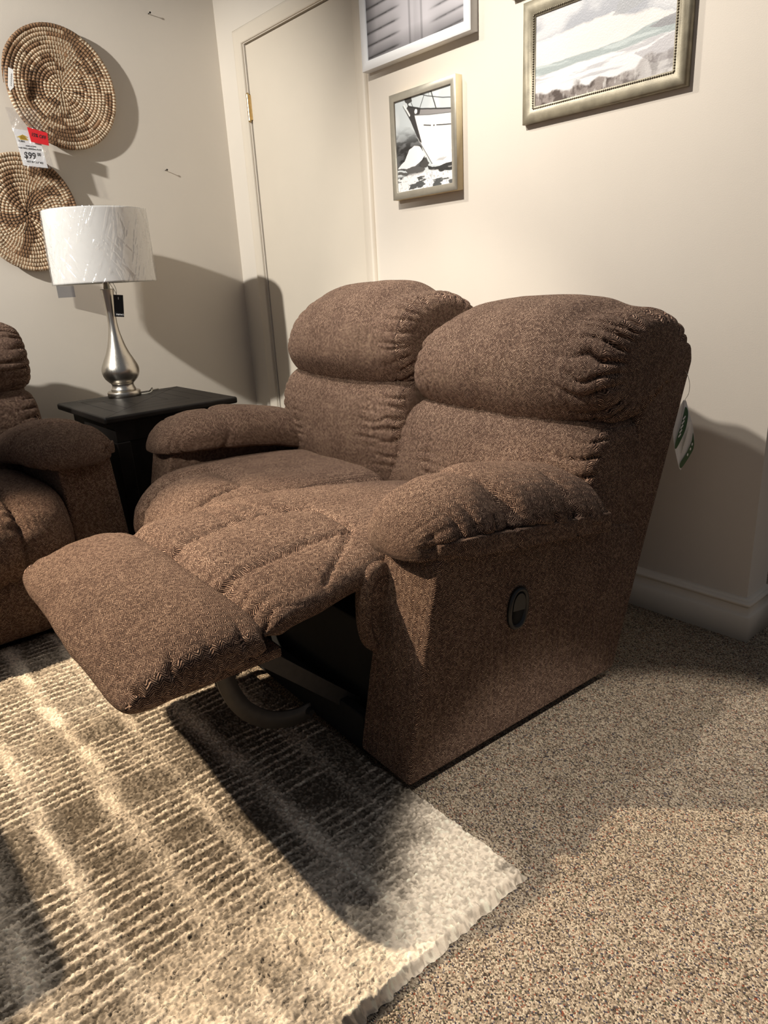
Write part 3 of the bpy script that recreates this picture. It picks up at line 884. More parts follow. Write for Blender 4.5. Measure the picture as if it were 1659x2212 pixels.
# ------------------------------------------------------------------ end table
def end_table():
    x0, x1, y0, y1, zt = 0.238, 0.786, -1.068, -0.535, 0.61
    root = empty('end_table', ((x0+x1)/2, (y0+y1)/2, 0), 0, 'dark espresso wood end table in the corner carrying the lamp', 'table')
    cx, cy = (x0+x1)/2, (y0+y1)/2
    hx, hy = (x1-x0)/2, (y1-y0)/2
    top = box('tabletop', -hx, hx, -hy, hy, zt-0.026, zt, M['espresso'], root, bevel=0.008, seg=3)
    # inlaid framing lines of the parquet top
    bm = bmesh.new()
    def strip(a, b, w=0.0022):
        a = Vector((a[0], a[1], zt+0.0004)); b = Vector((b[0], b[1], zt+0.0004))
        t = (b-a).normalized(); n = Vector((-t.y, t.x, 0))*w/2
        bm.faces.new([bm.verts.new(p) for p in (a-n, b-n, b+n, a+n)])
    i = 0.075
    c = [(-hx+i, -hy+i), (hx-i, -hy+i), (hx-i, hy-i), (-hx+i, hy-i)]
    o = [(-hx+0.006, -hy+0.006), (hx-0.006, -hy+0.006), (hx-0.006, hy-0.006), (-hx+0.006, hy-0.006)]
    for k in range(4):
        strip(c[k], c[(k+1) % 4]); strip(c[k], o[k])
    strip(c[0], c[2]); strip(c[1], c[3])
    for s in (0.33, 0.66):
        strip((c[0][0]*(1-s), c[0][1]*(1-s)), (c[1][0]*(1-s), c[0][1]*(1-s)))
        strip((c[0][0]*(1-s), -c[0][1]*(1-s)), (c[1][0]*(1-s), -c[0][1]*(1-s)))
        strip((c[0][0]*(1-s), c[0][1]*(1-s)), (c[0][0]*(1-s), -c[0][1]*(1-s)))
        strip((c[1][0]*(1-s), c[0][1]*(1-s)), (c[1][0]*(1-s), -c[0][1]*(1-s)))
    g = obj_from_bm('inlay_line', bm, M['groove'], top)
    a = 0.045
    box('apron', -hx+a, hx-a, -hy+a, hy-a, zt-0.105, zt-0.0262, M['espresso'], root, bevel=0.002)
    for sx in (-1, 1):
        for sy in (-1, 1):
            bx, by = sx*(hx-a-0.024), sy*(hy-a-0.024)
            box('leg', bx-0.026, bx+0.026, by-0.026, by+0.026, 0, zt-0.105, M['espresso'], root, bevel=0.004)
    box('shelf', -hx+a+0.01, hx-a-0.01, -hy+a+0.01, hy-a-0.01, 0.13, 0.155, M['espresso'], root, bevel=0.003)
    for sx, sy in ((1, 0), (-1, 0), (0, 1), (0, -1)):
        if sx: box('side_panel', sx*(hx-a-0.012)-0.006, sx*(hx-a-0.012)+0.006, -hy+a+0.05, hy-a-0.05, 0.155, zt-0.105, M['espresso'], root)
        else: box('side_panel', -hx+a+0.05, hx-a-0.05, sy*(hy-a-0.012)-0.006, sy*(hy-a-0.012)+0.006, 0.155, zt-0.105, M['espresso'], root)
end_table()

# ------------------------------------------------------------------ text
def text_mesh(body, size, mat, parent, name='lettering', bold=0.0, loc=(0, 0, 0), rot=(0, 0, 0), align='CENTER', sx=1.0):
    cu = bpy.data.curves.new('t', 'FONT')
    cu.body = body; cu.size = size; cu.align_x = align; cu.align_y = 'CENTER'
    cu.offset = bold; cu.extrude = 0.00015; cu.resolution_u = 3
    o = bpy.data.objects.new('t', cu); COL.objects.link(o)
    dg = bpy.context.evaluated_depsgraph_get()
    me = bpy.data.meshes.new_from_object(o.evaluated_get(dg))
    me.name = name
    bpy.data.objects.remove(o); bpy.data.curves.remove(cu)
    me.materials.clear(); me.materials.append(mat)
    ob = link(bpy.data.objects.new(name, me), parent)
    ob.location = loc; ob.rotation_euler = rot; ob.scale = (sx, 1, 1)
    return ob

# ------------------------------------------------------------------ lamp
def lamp():
    lx, ly, lz = 0.300, -0.805, 0.61
    root = empty('table_lamp', (lx, ly, lz), 0, 'brushed nickel table lamp with white drum shade in plastic wrap on the end table', 'lamp')
    lathe('base', [(0.0005, 0.0), (0.066, 0.0), (0.0675, 0.003), (0.0675, 0.018), (0.0655, 0.0215), (0.052, 0.0225)], M['nickel'], root)
    lathe('body', [(0.050, 0.0225), (0.0505, 0.030), (0.047, 0.036), (0.0445, 0.046), (0.0465, 0.054), (0.055, 0.062), (0.068, 0.078), (0.0755, 0.100),
                   (0.0735, 0.122), (0.062, 0.148), (0.048, 0.176), (0.037, 0.205), (0.028, 0.238), (0.0215, 0.270), (0.0185, 0.300), (0.0185, 0.330),
                   (0.0200, 0.360), (0.0225, 0.395), (0.0255, 0.430), (0.0265, 0.4335), (0.020, 0.4345), (0.012, 0.434)], M['nickel'], root, seg=96, n=140)
    lathe('stem', [(0.0125, 0.43), (0.0125, 0.50), (0.0125, 0.55), (0.009, 0.56)], M['nickel'], root, seg=32)
    zb, zt, rb, rt = 0.458, 0.728, 0.196, 0.192
    a = np.linspace(0, 2*PI, 128, endpoint=False)
    def shell(name, rows, mat):
        P = np.zeros((len(rows), 128, 3))
        for i, (r, z) in enumerate(rows):
            P[i, :, 0] = r*np.cos(a); P[i, :, 1] = r*np.sin(a); P[i, :, 2] = z
        return grid_obj(name, P, mat, root, closed_j=True)
    shell('lamp_shade', [(rb-0.003, zb), (rb, zb), (rb, zb+0.006), (rt, zt-0.006), (rt, zt), (rt-0.003, zt)], M['shade'])
    l = shell('shade_lining', [(rb-0.003, zb), (rt-0.003, zt)], M['lining'])
    # spider that carries the shade, with the socket
    bm = bmesh.new()
    for k in range(3):
        ang = k*2*PI/3+0.4
        c = bmesh.ops.create_cone(bm, cap_ends=True, segments=8, radius1=0.002, radius2=0.002, depth=rt-0.004)
        bmesh.ops.rotate(bm, verts=c['verts'], cent=(0, 0, 0), matrix=Matrix.Rotation(PI/2, 3, 'Y'))
        bmesh.ops.translate(bm, verts=c['verts'], vec=((rt-0.004)/2, 0, zt-0.03))
        bmesh.ops.rotate(bm, verts=c['verts'], cent=(0, 0, 0), matrix=Matrix.Rotation(ang, 3, 'Z'))
    c = bmesh.ops.create_cone(bm, cap_ends=True, segments=12, radius1=0.004, radius2=0.004, depth=zt-0.03-0.55)
    bmesh.ops.translate(bm, verts=c['verts'], vec=(0, 0, (zt-0.03+0.55)/2))
    obj_from_bm('shade_spider', bm, M['nickel'], root)
    lathe('bulb', [(0.0005, 0.655), (0.02, 0.648), (0.030, 0.625), (0.027, 0.60), (0.015, 0.575), (0.013, 0.556)], M['card'], root, seg=24, n=30)
    # crinkled plastic wrap
    n = 90; m = 560
    aa = np.linspace(0, 2*PI, m, endpoint=False)
    zz = np.linspace(zb-0.002, zt+0.002, n)
    A, Z = np.meshgrid(aa, zz)
    rr = rb+(rt-rb)*(Z-zb)/(zt-zb)+0.0025
    fold = fbm(A*7+Z*14, Z*5+A*1.2, 5, 4)
    rid = np.abs(fbm(A*9-Z*18, Z*4, 9, 3)-0.5)
    rid2 = np.abs(fbm(A*6+Z*24, Z*3, 19, 3)-0.5)
    rr = rr+0.008*np.clip(fold-0.45, 0, 1)+0.0035*np.exp(-(rid/0.02)**2)+0.0035*np.exp(-(rid2/0.02)**2)
    P = np.stack([rr*np.cos(A), rr*np.sin(A), Z], -1)
    w = grid_obj('plastic_wrap', P, M['film'], root, closed_j=True)
    w['label'] = 'crinkled clear plastic wrap around the shade'
    tube('cord', [(0.05, 0.05, 0.004), (0.058, 0.085, 0.006), (0.045, 0.105, 0.012), (0.035, 0.11, 0.022), (0.025, 0.105, 0.012), (0.012, 0.10, 0.004), (-0.02, 0.12, 0.003), (-0.046, 0.17, 0.003)], 0.0022, M['cordclear'], root, n=50)
    # hang tag
    n_ = Vector((3.3148-lx, -1.9049-ly, 0)).normalized()
    rz = math.atan2(n_.y, n_.x)+PI/2
    right = Vector((-n_.y, n_.x, 0))
    tp = Vector((lx, ly, 0))+right*0.030+n_*0.040
    t = empty('lamp_hang_tag', (tp.x, tp.y, 0.934), rz, 'black cardboard swing tag hanging from the lamp neck', 'tag')
    bm = bmesh.new(); bm_box(bm, -0.0185, 0.0185, -0.0008, 0.0008, 0.0, 0.086)
    cd = obj_from_bm('tag_card', bm, M['blackcard'], t)
    cd.rotation_euler = (0, math.radians(6), 0)
    text_mesh('renwil.', 0.0115, M['whiteink'], cd, loc=(0.004, -0.0012, 0.010), rot=(PI/2, 0, 0), bold=0.0001)
    box('tag_slot', -0.0012, 0.0012, -0.0011, 0.0011, 0.068, 0.078, M['whiteink'], cd)
    tube('tag_string', [(0.001, 0, 0.080), (0.004, 0.0, 0.110), (-0.012, 0.004, 0.150), (-0.022, 0.012, 0.170), (-0.032, 0.02, 0.165), (-0.018, 0.006, 0.135), (0.001, 0.0, 0.095), (0.001, 0, 0.080)], 0.0009, M['string'], t, sides=6, n=60)
    # clear acrylic sign holder behind the lamp
    hp = Vector((lx, ly, 0))-right*0.165-n_*0.215
    h = empty('price_sleeve', (hp.x, hp.y, 1.02), rz, 'empty clear plastic price sleeve hanging below the left edge of the lamp shade', 'sleeve')
    bm = bmesh.new()
    bm_box(bm, -0.034, 0.034, -0.0015, -0.0005, 0.0, 0.115, 0.0)
    bm_box(bm, -0.034, 0.034, 0.0015, 0.0025, 0.0, 0.13, 0.0)
    bm_box(bm, -0.034, 0.034, -0.0015, 0.0025, -0.001, 0.0, 0.0)
    obj_from_bm('sleeve_pocket', bm, M['acrylic'], h)
lamp()

# ------------------------------------------------------------------ baskets
def basket(name, loc, ry, rz, rings, label, pattern, seed, seg=340):
    pitch = 1.0/rings
    nrev = rings-0.5
    th = np.linspace(0.35*2*PI, nrev*2*PI, int(nrev*seg))
    rn = th/(2*PI)*pitch
    R = 0.5*(ry+rz)
    tr = pitch*R*0.60
    # shallow dish: rim stands off the wall
    dish = 0.015+0.014*rn**2
    k = 8
    ca = np.linspace(0, 2*PI, k, endpoint=False)
    arc = np.concatenate([[0], np.cumsum(np.diff(th)*rn[1:]*R)])
    Lst = 0.0112
    slant = 0.55
    phase = (arc[:, None]/Lst+slant*np.sin(ca)[None]*0.5+0.0) % 1.0
    ring = np.floor(th/(2*PI))
    stid = np.floor(arc[:, None]/Lst+slant*np.sin(ca)[None]*0.5)
    is_st = phase < 0.30
    bulge = np.where(is_st, 1.07+0.0*phase, 0.98)
    rr = rn[:, None]*1.0
    tt = tr*bulge*np.clip((th[-1]-th)[:, None]/0.5, 0.15, 1)
    y = (rn[:, None]*ry)*np.cos(th)[:, None]+tt*np.cos(ca)[None]*np.cos(th)[:, None]
    z = (rn[:, None]*rz)*np.sin(th)[:, None]+tt*np.cos(ca)[None]*np.sin(th)[:, None]
    x = dish[:, None]+tt*np.sin(ca)[None]
    P = np.stack([x, y, z], -1)
    tone = hash2(stid, stid*0+seed, seed)
    tone2 = fbm(th[:, None]*6, ring[:, None]*1.7+0*phase, seed, 2)
    straw = np.array([0.30, 0.175, 0.095])[None, None]*(0.45+0.9*tone2+0.25*tone)[..., None]
    straw[..., 2] *= 1.0
    cream = np.array([0.88, 0.77, 0.57])[None, None]*(0.85+0.25*tone)[..., None]
    ink = np.array([0.012, 0.010, 0.010])[None, None]*np.ones_like(cream)
    pt = pattern(rn[:, None]+0*phase, th[:, None] % (2*PI)+0*phase, tone)
    st = np.where((pt == 1)[..., None], ink, cream)
    st = np.where((pt == 2)[..., None], straw, st)
    colr = np.where(is_st[..., None], st, straw)
    o = grid_obj(name, P, M['basket'], None, closed_j=True, cap=True, colors=colr)
    o.location = loc
    tag(o, label, 'wall basket', 'woven baskets on the left wall')
    return o

def pat_upper(r, th, tone):
    out = np.zeros(r.shape, int)
    q = vnoise(th*2.2+r*9, np.floor(r*16)*0.9, 77)
    out[(q > 0.60) & (r > 0.2)] = 1
    out[(q < 0.20) & (r > 0.3) & (tone > 0.2)] = 2
    deg = np.degrees(th)
    out[(r > 0.93) & (deg > 60) & (deg < 190)] = 1
    out[(r > 0.93) & ((deg <= 60) | (deg >= 190))] = 0
    out[r < 0.22] = 0
    out[(r > 0.60) & (np.sin(3*th+r*7) < -0.1) & (r < 0.9) & (q < 0.62)] = 0
    return out

def pat_lower(r, th, tone):
    out = np.zeros(r.shape, int)
    k = 5
    s = np.abs(((th*k/(2*PI)+0.15*r*k) % 1.0)-0.5)*2     # 0..1
    inner = (r < 0.22+0.38*s)
    out[inner] = 1
    out[(r < 0.45) & (s < 0.35) & (r > 0.12)] = 0
    outer = (r > 0.62+0.32*s)
    deg = np.degrees(th)
    out[outer & (deg > 300)] = 1
    out[outer & (deg < 75)] = 1
    out[(r > 0.93) & (deg > 180) & (deg < 300)] = 1
    out[(r > 0.5) & (r < 0.75) & (s > 0.75)] = 1
    return out

basket('woven_basket', (0.004, -0.752, 1.820), 0.224, 0.232, 16, 'round coiled basket with cream stitching, the upper one on the left wall', pat_upper, 3)
basket('woven_basket', (0.004, -0.976, 1.350), 0.208, 0.231, 15, 'round coiled basket with black star pattern hung below behind the lamp', pat_lower, 8)

def basket_tags():
    n_ = Vector((3.3148-0.05, -1.9049+0.92, 0)).normalized()
    rz = math.atan2(n_.y, n_.x)+PI/2
    # vinyl sleeve with price card
    t = empty('basket_price_tag', (0.072, -0.926, 1.519), math.radians(80), 'white 99 dollar price card in clear sleeve with red sticker hanging from the upper basket', 'price tag')
    # local: x to the right along wall, -y out of the wall
    n, m = 24, 16
    S, T = np.meshgrid(np.linspace(-0.052, 0.058, m), np.linspace(-0.004, 0.208, n))
    Y = -0.004-0.003*np.sin(T*40)*np.cos(S*30)
    P = np.stack([S+(-0.12*(T-0.1)), Y, T], -1)
    grid_obj('vinyl_sleeve', P, M['sleeve'], t)
    bm = bmesh.new()
    q = [(-0.040, 0.006), (0.048, -0.002), (0.036, 0.128), (-0.052, 0.136)]
    f = [bm.verts.new((x, -0.0005, z)) for x, z in q]; b = [bm.verts.new((x, 0.0005, z)) for x, z in q]
    bm.faces.new(f); bm.faces.new(b[::-1])
    for i in range(4): bm.faces.new([f[i], b[i], b[(i+1) % 4], f[(i+1) % 4]])
    bmesh.ops.recalc_face_normals(bm, faces=bm.faces)
    cd = obj_from_bm('price_card', bm, M['card'], t)
    rt = math.radians(-5)
    r0 = (PI/2, rt*-1, 0)
    def tx(s, size, x, z, bold=0.0, mat='ink', sx=1.0, y=-0.0012, nm='lettering', par=cd, rr=None):
        o = text_mesh(s, size, M[mat], par, nm, bold=bold, loc=(x, y, z), rot=rr or (PI/2, math.radians(5), 0), sx=sx)
        return o
    tx('$99', 0.033, -0.010, 0.041, 0.0004, sx=0.85)
    tx('00', 0.016, 0.024, 0.046, 0.0002, sx=0.85)
    tx('HST INCLUDED', 0.0095, 0.004, 0.018, 0.0001, sx=0.9)
    tx('SAGE WALL HANGING PLATE', 0.0078, -0.005, 0.066, 0.0001, sx=0.8)
    tx('HOME ACCENT', 0.0066, 0.000, 0.075, 0.0001, sx=0.8)
    tx('FURN', 0.0095, -0.030, 0.092, 0.0001, sx=0.9)
    bm = bmesh.new()
    roof = [(-0.046, 0.106), (-0.022, 0.116), (-0.006, 0.108), (-0.006, 0.104), (-0.022, 0.1115), (-0.036, 0.105), (-0.034, 0.098), (-0.006, 0.096), (-0.006, 0.0985), (-0.030, 0.100), (-0.032, 0.106)]
    vv = [bm.verts.new((x, -0.0011, z)) for x, z in roof]
    bm.faces.new(vv)
    obj_from_bm('yellow_emblem', bm, M['yellow'], cd)
    bm = bmesh.new()
    q = [(0.003, 0.090), (0.066, 0.078), (0.068, 0.124), (-0.002, 0.142)]
    f = [bm.verts.new((x, -0.0100, z)) for i, (x, z) in enumerate(q)]
    b = [bm.verts.new((x, -0.0092, z)) for i, (x, z) in enumerate(q)]
    bm.faces.new(f); bm.faces.new(b[::-1])
    for i in range(4): bm.faces.new([f[i], b[i], b[(i+1) % 4], f[(i+1) % 4]])
    bmesh.ops.recalc_face_normals(bm, faces=bm.faces)
    st = obj_from_bm('red_sticker', bm, M['red'], t)
    tx('15% OFF', 0.0175, 0.034, 0.111, 0.0003, par=st, y=-0.0106, rr=(PI/2, math.radians(12), 0), sx=0.82)
    # little handwritten tie-on tag
    t2 = empty('paper_tie_tag', (0.062, -0.955, 1.785), math.radians(84), 'small cream handwritten paper tag tied to the left side of the upper basket', 'tag')
    bm = bmesh.new()
    q = [(-0.006, 0.0), (0.010, 0.015), (0.020, 0.075), (0.004, 0.082), (-0.010, 0.018)]
    f = [bm.verts.new((x, -0.0004, z)) for x, z in q]; b = [bm.verts.new((x, 0.0004, z)) for x, z in q]
    bm.faces.new(f); bm.faces.new(b[::-1])
    for i in range(5): bm.faces.new([f[i], b[i], b[(i+1) % 5], f[(i+1) % 5]])
    bmesh.ops.recalc_face_normals(bm, faces=bm.faces)
    c2 = obj_from_bm('tag_card', bm, M['card'], t2)
    for i in range(7):
        tube('ink_stroke', [(-0.002+0.0016*i, -0.0008, 0.020+0.006*i), (0.004+0.0014*i, -0.0008, 0.018+0.0065*i), (0.001+0.0015*i, -0.0008, 0.023+0.0065*i)], 0.0006, M['ink'], c2, sides=5)
    tube('tie_string', [(0.012, 0, 0.078), (0.016, -0.004, 0.092), (0.014, 0.004, 0.104)], 0.0008, M['string'], t2, sides=6, n=14)
basket_tags()

# ------------------------------------------------------------------ nails in the wall
for (y, z), lb in (((-0.320, 2.156), 'bare nail high on the left wall, above and right of the baskets'),
                   ((-0.340, 1.544), 'bare nail lower on the left wall, right of the lower basket and above the lamp')):
    bm = bmesh.new()
    c = bmesh.ops.create_cone(bm, cap_ends=True, segments=12, radius1=0.0016, radius2=0.0016, depth=0.020)
    bmesh.ops.rotate(bm, verts=c['verts'], cent=(0, 0, 0), matrix=Matrix.Rotation(PI/2, 3, 'Y'))
    h = bmesh.ops.create_cone(bm, cap_ends=True, segments=14, radius1=0.0042, radius2=0.0036, depth=0.0022)
    bmesh.ops.rotate(bm, verts=h['verts'], cent=(0, 0, 0), matrix=Matrix.Rotation(PI/2, 3, 'Y'))
    bmesh.ops.translate(bm, verts=h['verts'], vec=(0.011, 0, 0))
    o = obj_from_bm('nail', bm, M['nail']); o.location = (0.0105, y, z)
    tag(o, lb, 'nail', 'bare nails in the left wall')

# ------------------------------------------------------------------ pictures
def raster(W, H): return np.meshgrid((np.arange(W)+0.5)/W, (np.arange(H)+0.5)/H)

def homog(src):
    """crop pixel corners TL,TR,BR,BL -> unit square"""
    dst = [(0, 0), (1, 0), (1, 1), (0, 1)]
    A = []; b = []
    for (x, y), (u, v) in zip(src, dst):
        A.append([x, y, 1, 0, 0, 0, -u*x, -u*y]); b.append(u)
        A.append([0, 0, 0, x, y, 1, -v*x, -v*y]); b.append(v)
    h = np.linalg.solve(np.array(A, float), np.array(b, float))
    def f(p):
        x, y = p; d = h[6]*x+h[7]*y+1
        return ((h[0]*x+h[1]*y+h[2])/d, (h[3]*x+h[4]*y+h[5])/d)
    return f

def inpoly(X, Y, poly):
    r = np.zeros(X.shape, bool); n = len(poly)
    for i in range(n):
        x1, y1 = poly[i]; x2, y2 = poly[(i+1) % n]
        c = ((y1 > Y) != (y2 > Y)) & (X < (x2-x1)*(Y-y1)/(y2-y1+1e-12)+x1)
        r ^= c
    return r

def segdist(X, Y, pts, asp=1.0):
    best = np.full(X.shape, 9.0)
    for a, b in zip(pts[:-1], pts[1:]):
        ax, ay = a; bx, by = b
        ux, uy = bx-ax, (by-ay)*asp
        L2 = ux*ux+uy*uy+1e-12
        t = np.clip(((X-ax)*ux+(Y-ay)*asp*uy)/L2, 0, 1)
        best = np.minimum(best, np.hypot(X-ax-t*ux, (Y-ay)*asp-t*uy))
    return best

def mixc(img, mask, col):
    m = np.clip(mask, 0, 1)[..., None]
    return img*(1-m)+np.array(col)[None, None]*m

def lin(r, g, b): return np.array(srgb(r, g, b)[:3])

def picture(name, x0, x1, z0, z1, depth, fw, img, frame_mat, label, paint_mat, group, inset=0.006, side_mat=None, bead=False, tilt=0.0):
    """frame on the y=0 wall; img (H,W,3) linear colours"""
    root = empty(name, ((x0+x1)/2, 0, z0), 0, label, 'picture', group)
    hw = (x1-x0)/2; h = z1-z0
    # frame: four mitred rails lofted round a closed profile
    if bead:
        pf = [(0.0, 0.0), (0.0, depth*0.7), (0.006, depth), (fw*0.55, depth*0.93), (fw-0.010, depth*0.72), (fw-0.008, depth*0.66), (fw, depth*0.60), (fw, 0.002)]
    else:
        pf = [(0.0, 0.0), (0.0, depth-0.001), (0.001, depth), (fw-0.001, depth), (fw, depth-0.001), (fw, 0.002)]
    rows = []
    for a, o in pf:
        rows.append([(-hw+a, -o, a), (hw-a, -o, a), (hw-a, -o, h-a), (-hw+a, -o, h-a)])
    P = np.array(rows)
    fr = grid_obj('frame', P, frame_mat, root, closed_j=True, smooth=False)
    if side_mat:
        fr.data.materials.append(side_mat)
        for p in fr.data.polygons:
            c = p.center
            if abs(p.normal.y) < 0.3 and (abs(c.x) > hw-0.0005 or c.z < 0.0005 or c.z > h-0.0005):
                p.material_index = 1
    if bead:
        bm = bmesh.new()
        a = fw-0.005; o = -depth*0.66
        def run(p, q):
            d = Vector(q)-Vector(p); n = max(2, int(d.length/0.0062))
            for i in range(n):
                s = bmesh.ops.create_icosphere(bm, subdivisions=1, radius=0.0029)
                bmesh.ops.translate(bm, verts=s['verts'], vec=Vector(p)+d*(i+0.5)/n)
        run((-hw+a, o, a), (hw-a, o, a)); run((-hw+a, o, h-a), (hw-a, o, h-a))
        run((-hw+a, o, a), (-hw+a, o, h-a)); run((hw-a, o, a), (hw-a, o, h-a))
        bo = obj_from_bm('beaded_edge', bm, M['bead'], root, smooth=True)
        bo['label'] = 'dark beaded inner edge of the frame'
    H, W = img.shape[:2]
    X, Z = np.meshgrid(np.linspace(-hw+fw-0.002, hw-fw+0.002, W), np.linspace(h-fw+0.002, fw-0.002, H))
    yy = -(depth*0.45 if bead else depth-inset)
    P = np.stack([X, np.full_like(X, yy), Z], -1)
    o = grid_obj('print', P[::-1], paint_mat, root, colors=img[::-1])
    if tilt: root.rotation_euler = (0, tilt, 0)
    return root

def paint_slats():
    W = H = 200
    S, T = raster(W, H)          # T down
    base = 0.74+0.12*(fbm(S*4, T*4, 3, 3)-0.5)
    img = np.stack([base*0.98, base*0.955, base*0.98], -1)
    # weathered boards fanning from a central post
    post = np.exp(-((S-0.53)/0.055)**2)
    U = 1-T
    for k in range(-2, 14):
        y0 = 0.035+0.078*k
        left = y0+0.06*(0.47-S)**1*-0.6+0.03*np.sin(S*5)
        dl = U-(y0+0.10*np.clip(0.42-S, 0, 1)*-0.35)
        ml = smooth01(0.40-S, 0.0, 0.12)
        dr = U-(y0+0.045+0.10*np.clip(S-0.62, 0, 1)*0.6)
        mr = smooth01(S-0.64, 0.0, 0.14)
        for dd, mm, wk in ((dl, ml, 0.62), (dr, mr, 0.48)):
            line = np.exp(-(dd/0.007)**2)*mm*wk
            sh = np.exp(-np.maximum(dd, 0)/0.035)*(dd > 0)*mm*wk*0.55
            dark = np.clip(line+sh, 0, 1)
            img = img*(1-dark[..., None]*0.80)
    img = img*(1-0.22*(np.abs(np.abs(S-0.53)-0.06) < 0.012)[..., None])
    img = img*(1-0.10*post[..., None]*fbm(S*40, T*4, 8, 3)[..., None])
    vign = np.clip(np.minimum(S, U)/0.12, 0, 1)
    img = img*(0.55+0.45*vign)[..., None]
    return img**1.6*0.95

def paint_boat():
    W, H = 230, 250
    S, T = raster(W, H)
    f = homog([(400, 535), (1210, 250), (1255, 1645), (475, 1820)])
    N1 = fbm(S*14, T*14, 4, 4)-0.5; N2 = fbm(S*14+9, T*14+3, 14, 4)-0.5
    Xs = S+0.018*N1; Ts = T+0.018*N2
    sky = lin(205, 211, 212); pap = lin(246, 243, 240)
    img = np.ones((H, W, 3))*sky[None, None]
    img = mixc(img, smooth01(fbm(S*4, T*3, 6, 4), 0.45, 0.75)*0.6, lin(232, 234, 233))
    ink = lin(38, 37, 36); grey = lin(110, 110, 110)
    def poly(ps, col, a=1.0, noise=True):
        nonlocal img
        q = [f(p) for p in ps]
        m = inpoly(Xs if noise else S, Ts if noise else T, q).astype(float)*a
        img = mixc(img, m, col); return m
    def line(ps, w, col=ink, a=1.0):
        nonlocal img
        d = segdist(S+0.004*N1, T+0.004*N2, [f(p) for p in ps], 1.05)
        img = mixc(img, a*np.exp(-(d/w)**4), col)
    # sea behind the bow
    dark = smooth01(fbm(S*9, T*26, 21, 4), 0.36, 0.62)
    sea = [(430, 880), (620, 880), (700, 950), (800, 1150), (860, 1350), (900, 1420), (700, 1500), (440, 1500)]
    m = inpoly(Xs, Ts, [f(p) for p in sea])*smooth01(T, 0.26, 0.55)
    img = mixc(img, m, grey*0.75); img = mixc(img, m*dark*0.9, ink)
    # white hull
    poly([(690, 690), (1228, 655), (1250, 1340), (960, 1390), (840, 1230), (740, 1040)], pap, noise=False)
    sh = inpoly(S, T, [f(p) for p in [(690, 690), (1228, 655), (1250, 1340), (960, 1390), (840, 1230)]])
    img = mixc(img, sh*smooth01(fbm(S*3, T*3, 31, 3), 0.5, 0.8)*0.35, lin(214, 212, 210))
    # rubbing strake and stem
    poly([(600, 600), (775, 620), (1225, 598), (1225, 655), (900, 700), (700, 716), (640, 680)], lin(150, 146, 144), noise=False)
    poly([(595, 590), (775, 620), (760, 700), (690, 720), (740, 900), (800, 1100), (770, 1080), (700, 940), (620, 760), (560, 650)], lin(64, 62, 62), noise=False)
    line([(600, 592), (775, 622), (1000, 612), (1228, 598)], 0.008)
    line([(690, 716), (900, 702), (1228, 655)], 0.005, grey)
    line([(525, 600), (640, 800), (720, 980), (800, 1140), (950, 1385)], 0.005, ink)
    line([(540, 590), (620, 720)], 0.012, pap)
    d = np.hypot(S-f((708, 662))[0], (T-f((708, 662))[1])*1.05); img = mixc(img, (d < 0.026).astype(float), pap)
    line([(825, 850), (920, 850)], 0.007); line([(962, 848), (970, 848)], 0.009); line([(1003, 842), (1228, 820)], 0.007)
    # rigging
    line([(910, 350), (990, 605)], 0.008); line([(820, 430), (765, 605)], 0.005); line([(720, 410), (870, 440), (1080, 455), (1215, 448)], 0.005)
    line([(560, 470), (600, 590)], 0.009); line([(610, 480), (665, 600)], 0.005); line([(880, 390), (895, 450)], 0.003, grey)
    poly([(540, 490), (640, 455), (650, 520), (590, 560), (550, 540)], lin(70, 68, 66))
    # spray and waves
    poly([(470, 1480), (560, 1360), (620, 1200), (690, 1140), (770, 1150), (850, 1260), (800, 1340), (720, 1420), (600, 1470)], pap)
    poly([(930, 1400), (1040, 1300), (1110, 1190), (1240, 1110), (1250, 1350), (1080, 1390)], pap)
    m = inpoly(Xs, Ts, [f(p) for p in [(1000, 1340), (1130, 1220), (1240, 1150), (1240, 1200), (1100, 1330)]])
    img = mixc(img, m*dark*0.5, grey)
    poly([(780, 1400), (860, 1290), (910, 1370), (870, 1440), (800, 1440)], lin(78, 76, 74))
    poly([(880, 1420), (1000, 1420), (1250, 1330), (1250, 1440), (1100, 1480), (900, 1470)], lin(58, 57, 56))
    poly([(560, 1480), (760, 1430), (860, 1450), (760, 1590), (470, 1560), (470, 1520), (600, 1530)], lin(96, 94, 92))
    m = smooth01(T, 0.80, 0.84)
    wv = smooth01(fbm(S*7+2, T*30, 41, 4), 0.52, 0.60)
    img = mixc(img, m*(1-wv), pap); img = mixc(img, m*wv*0.9, lin(52, 51, 50))
    img = mixc(img, smooth01(fbm(S*60, T*60, 51, 2), 0.62, 0.8)*m*0.5, lin(90, 90, 90))
    return img

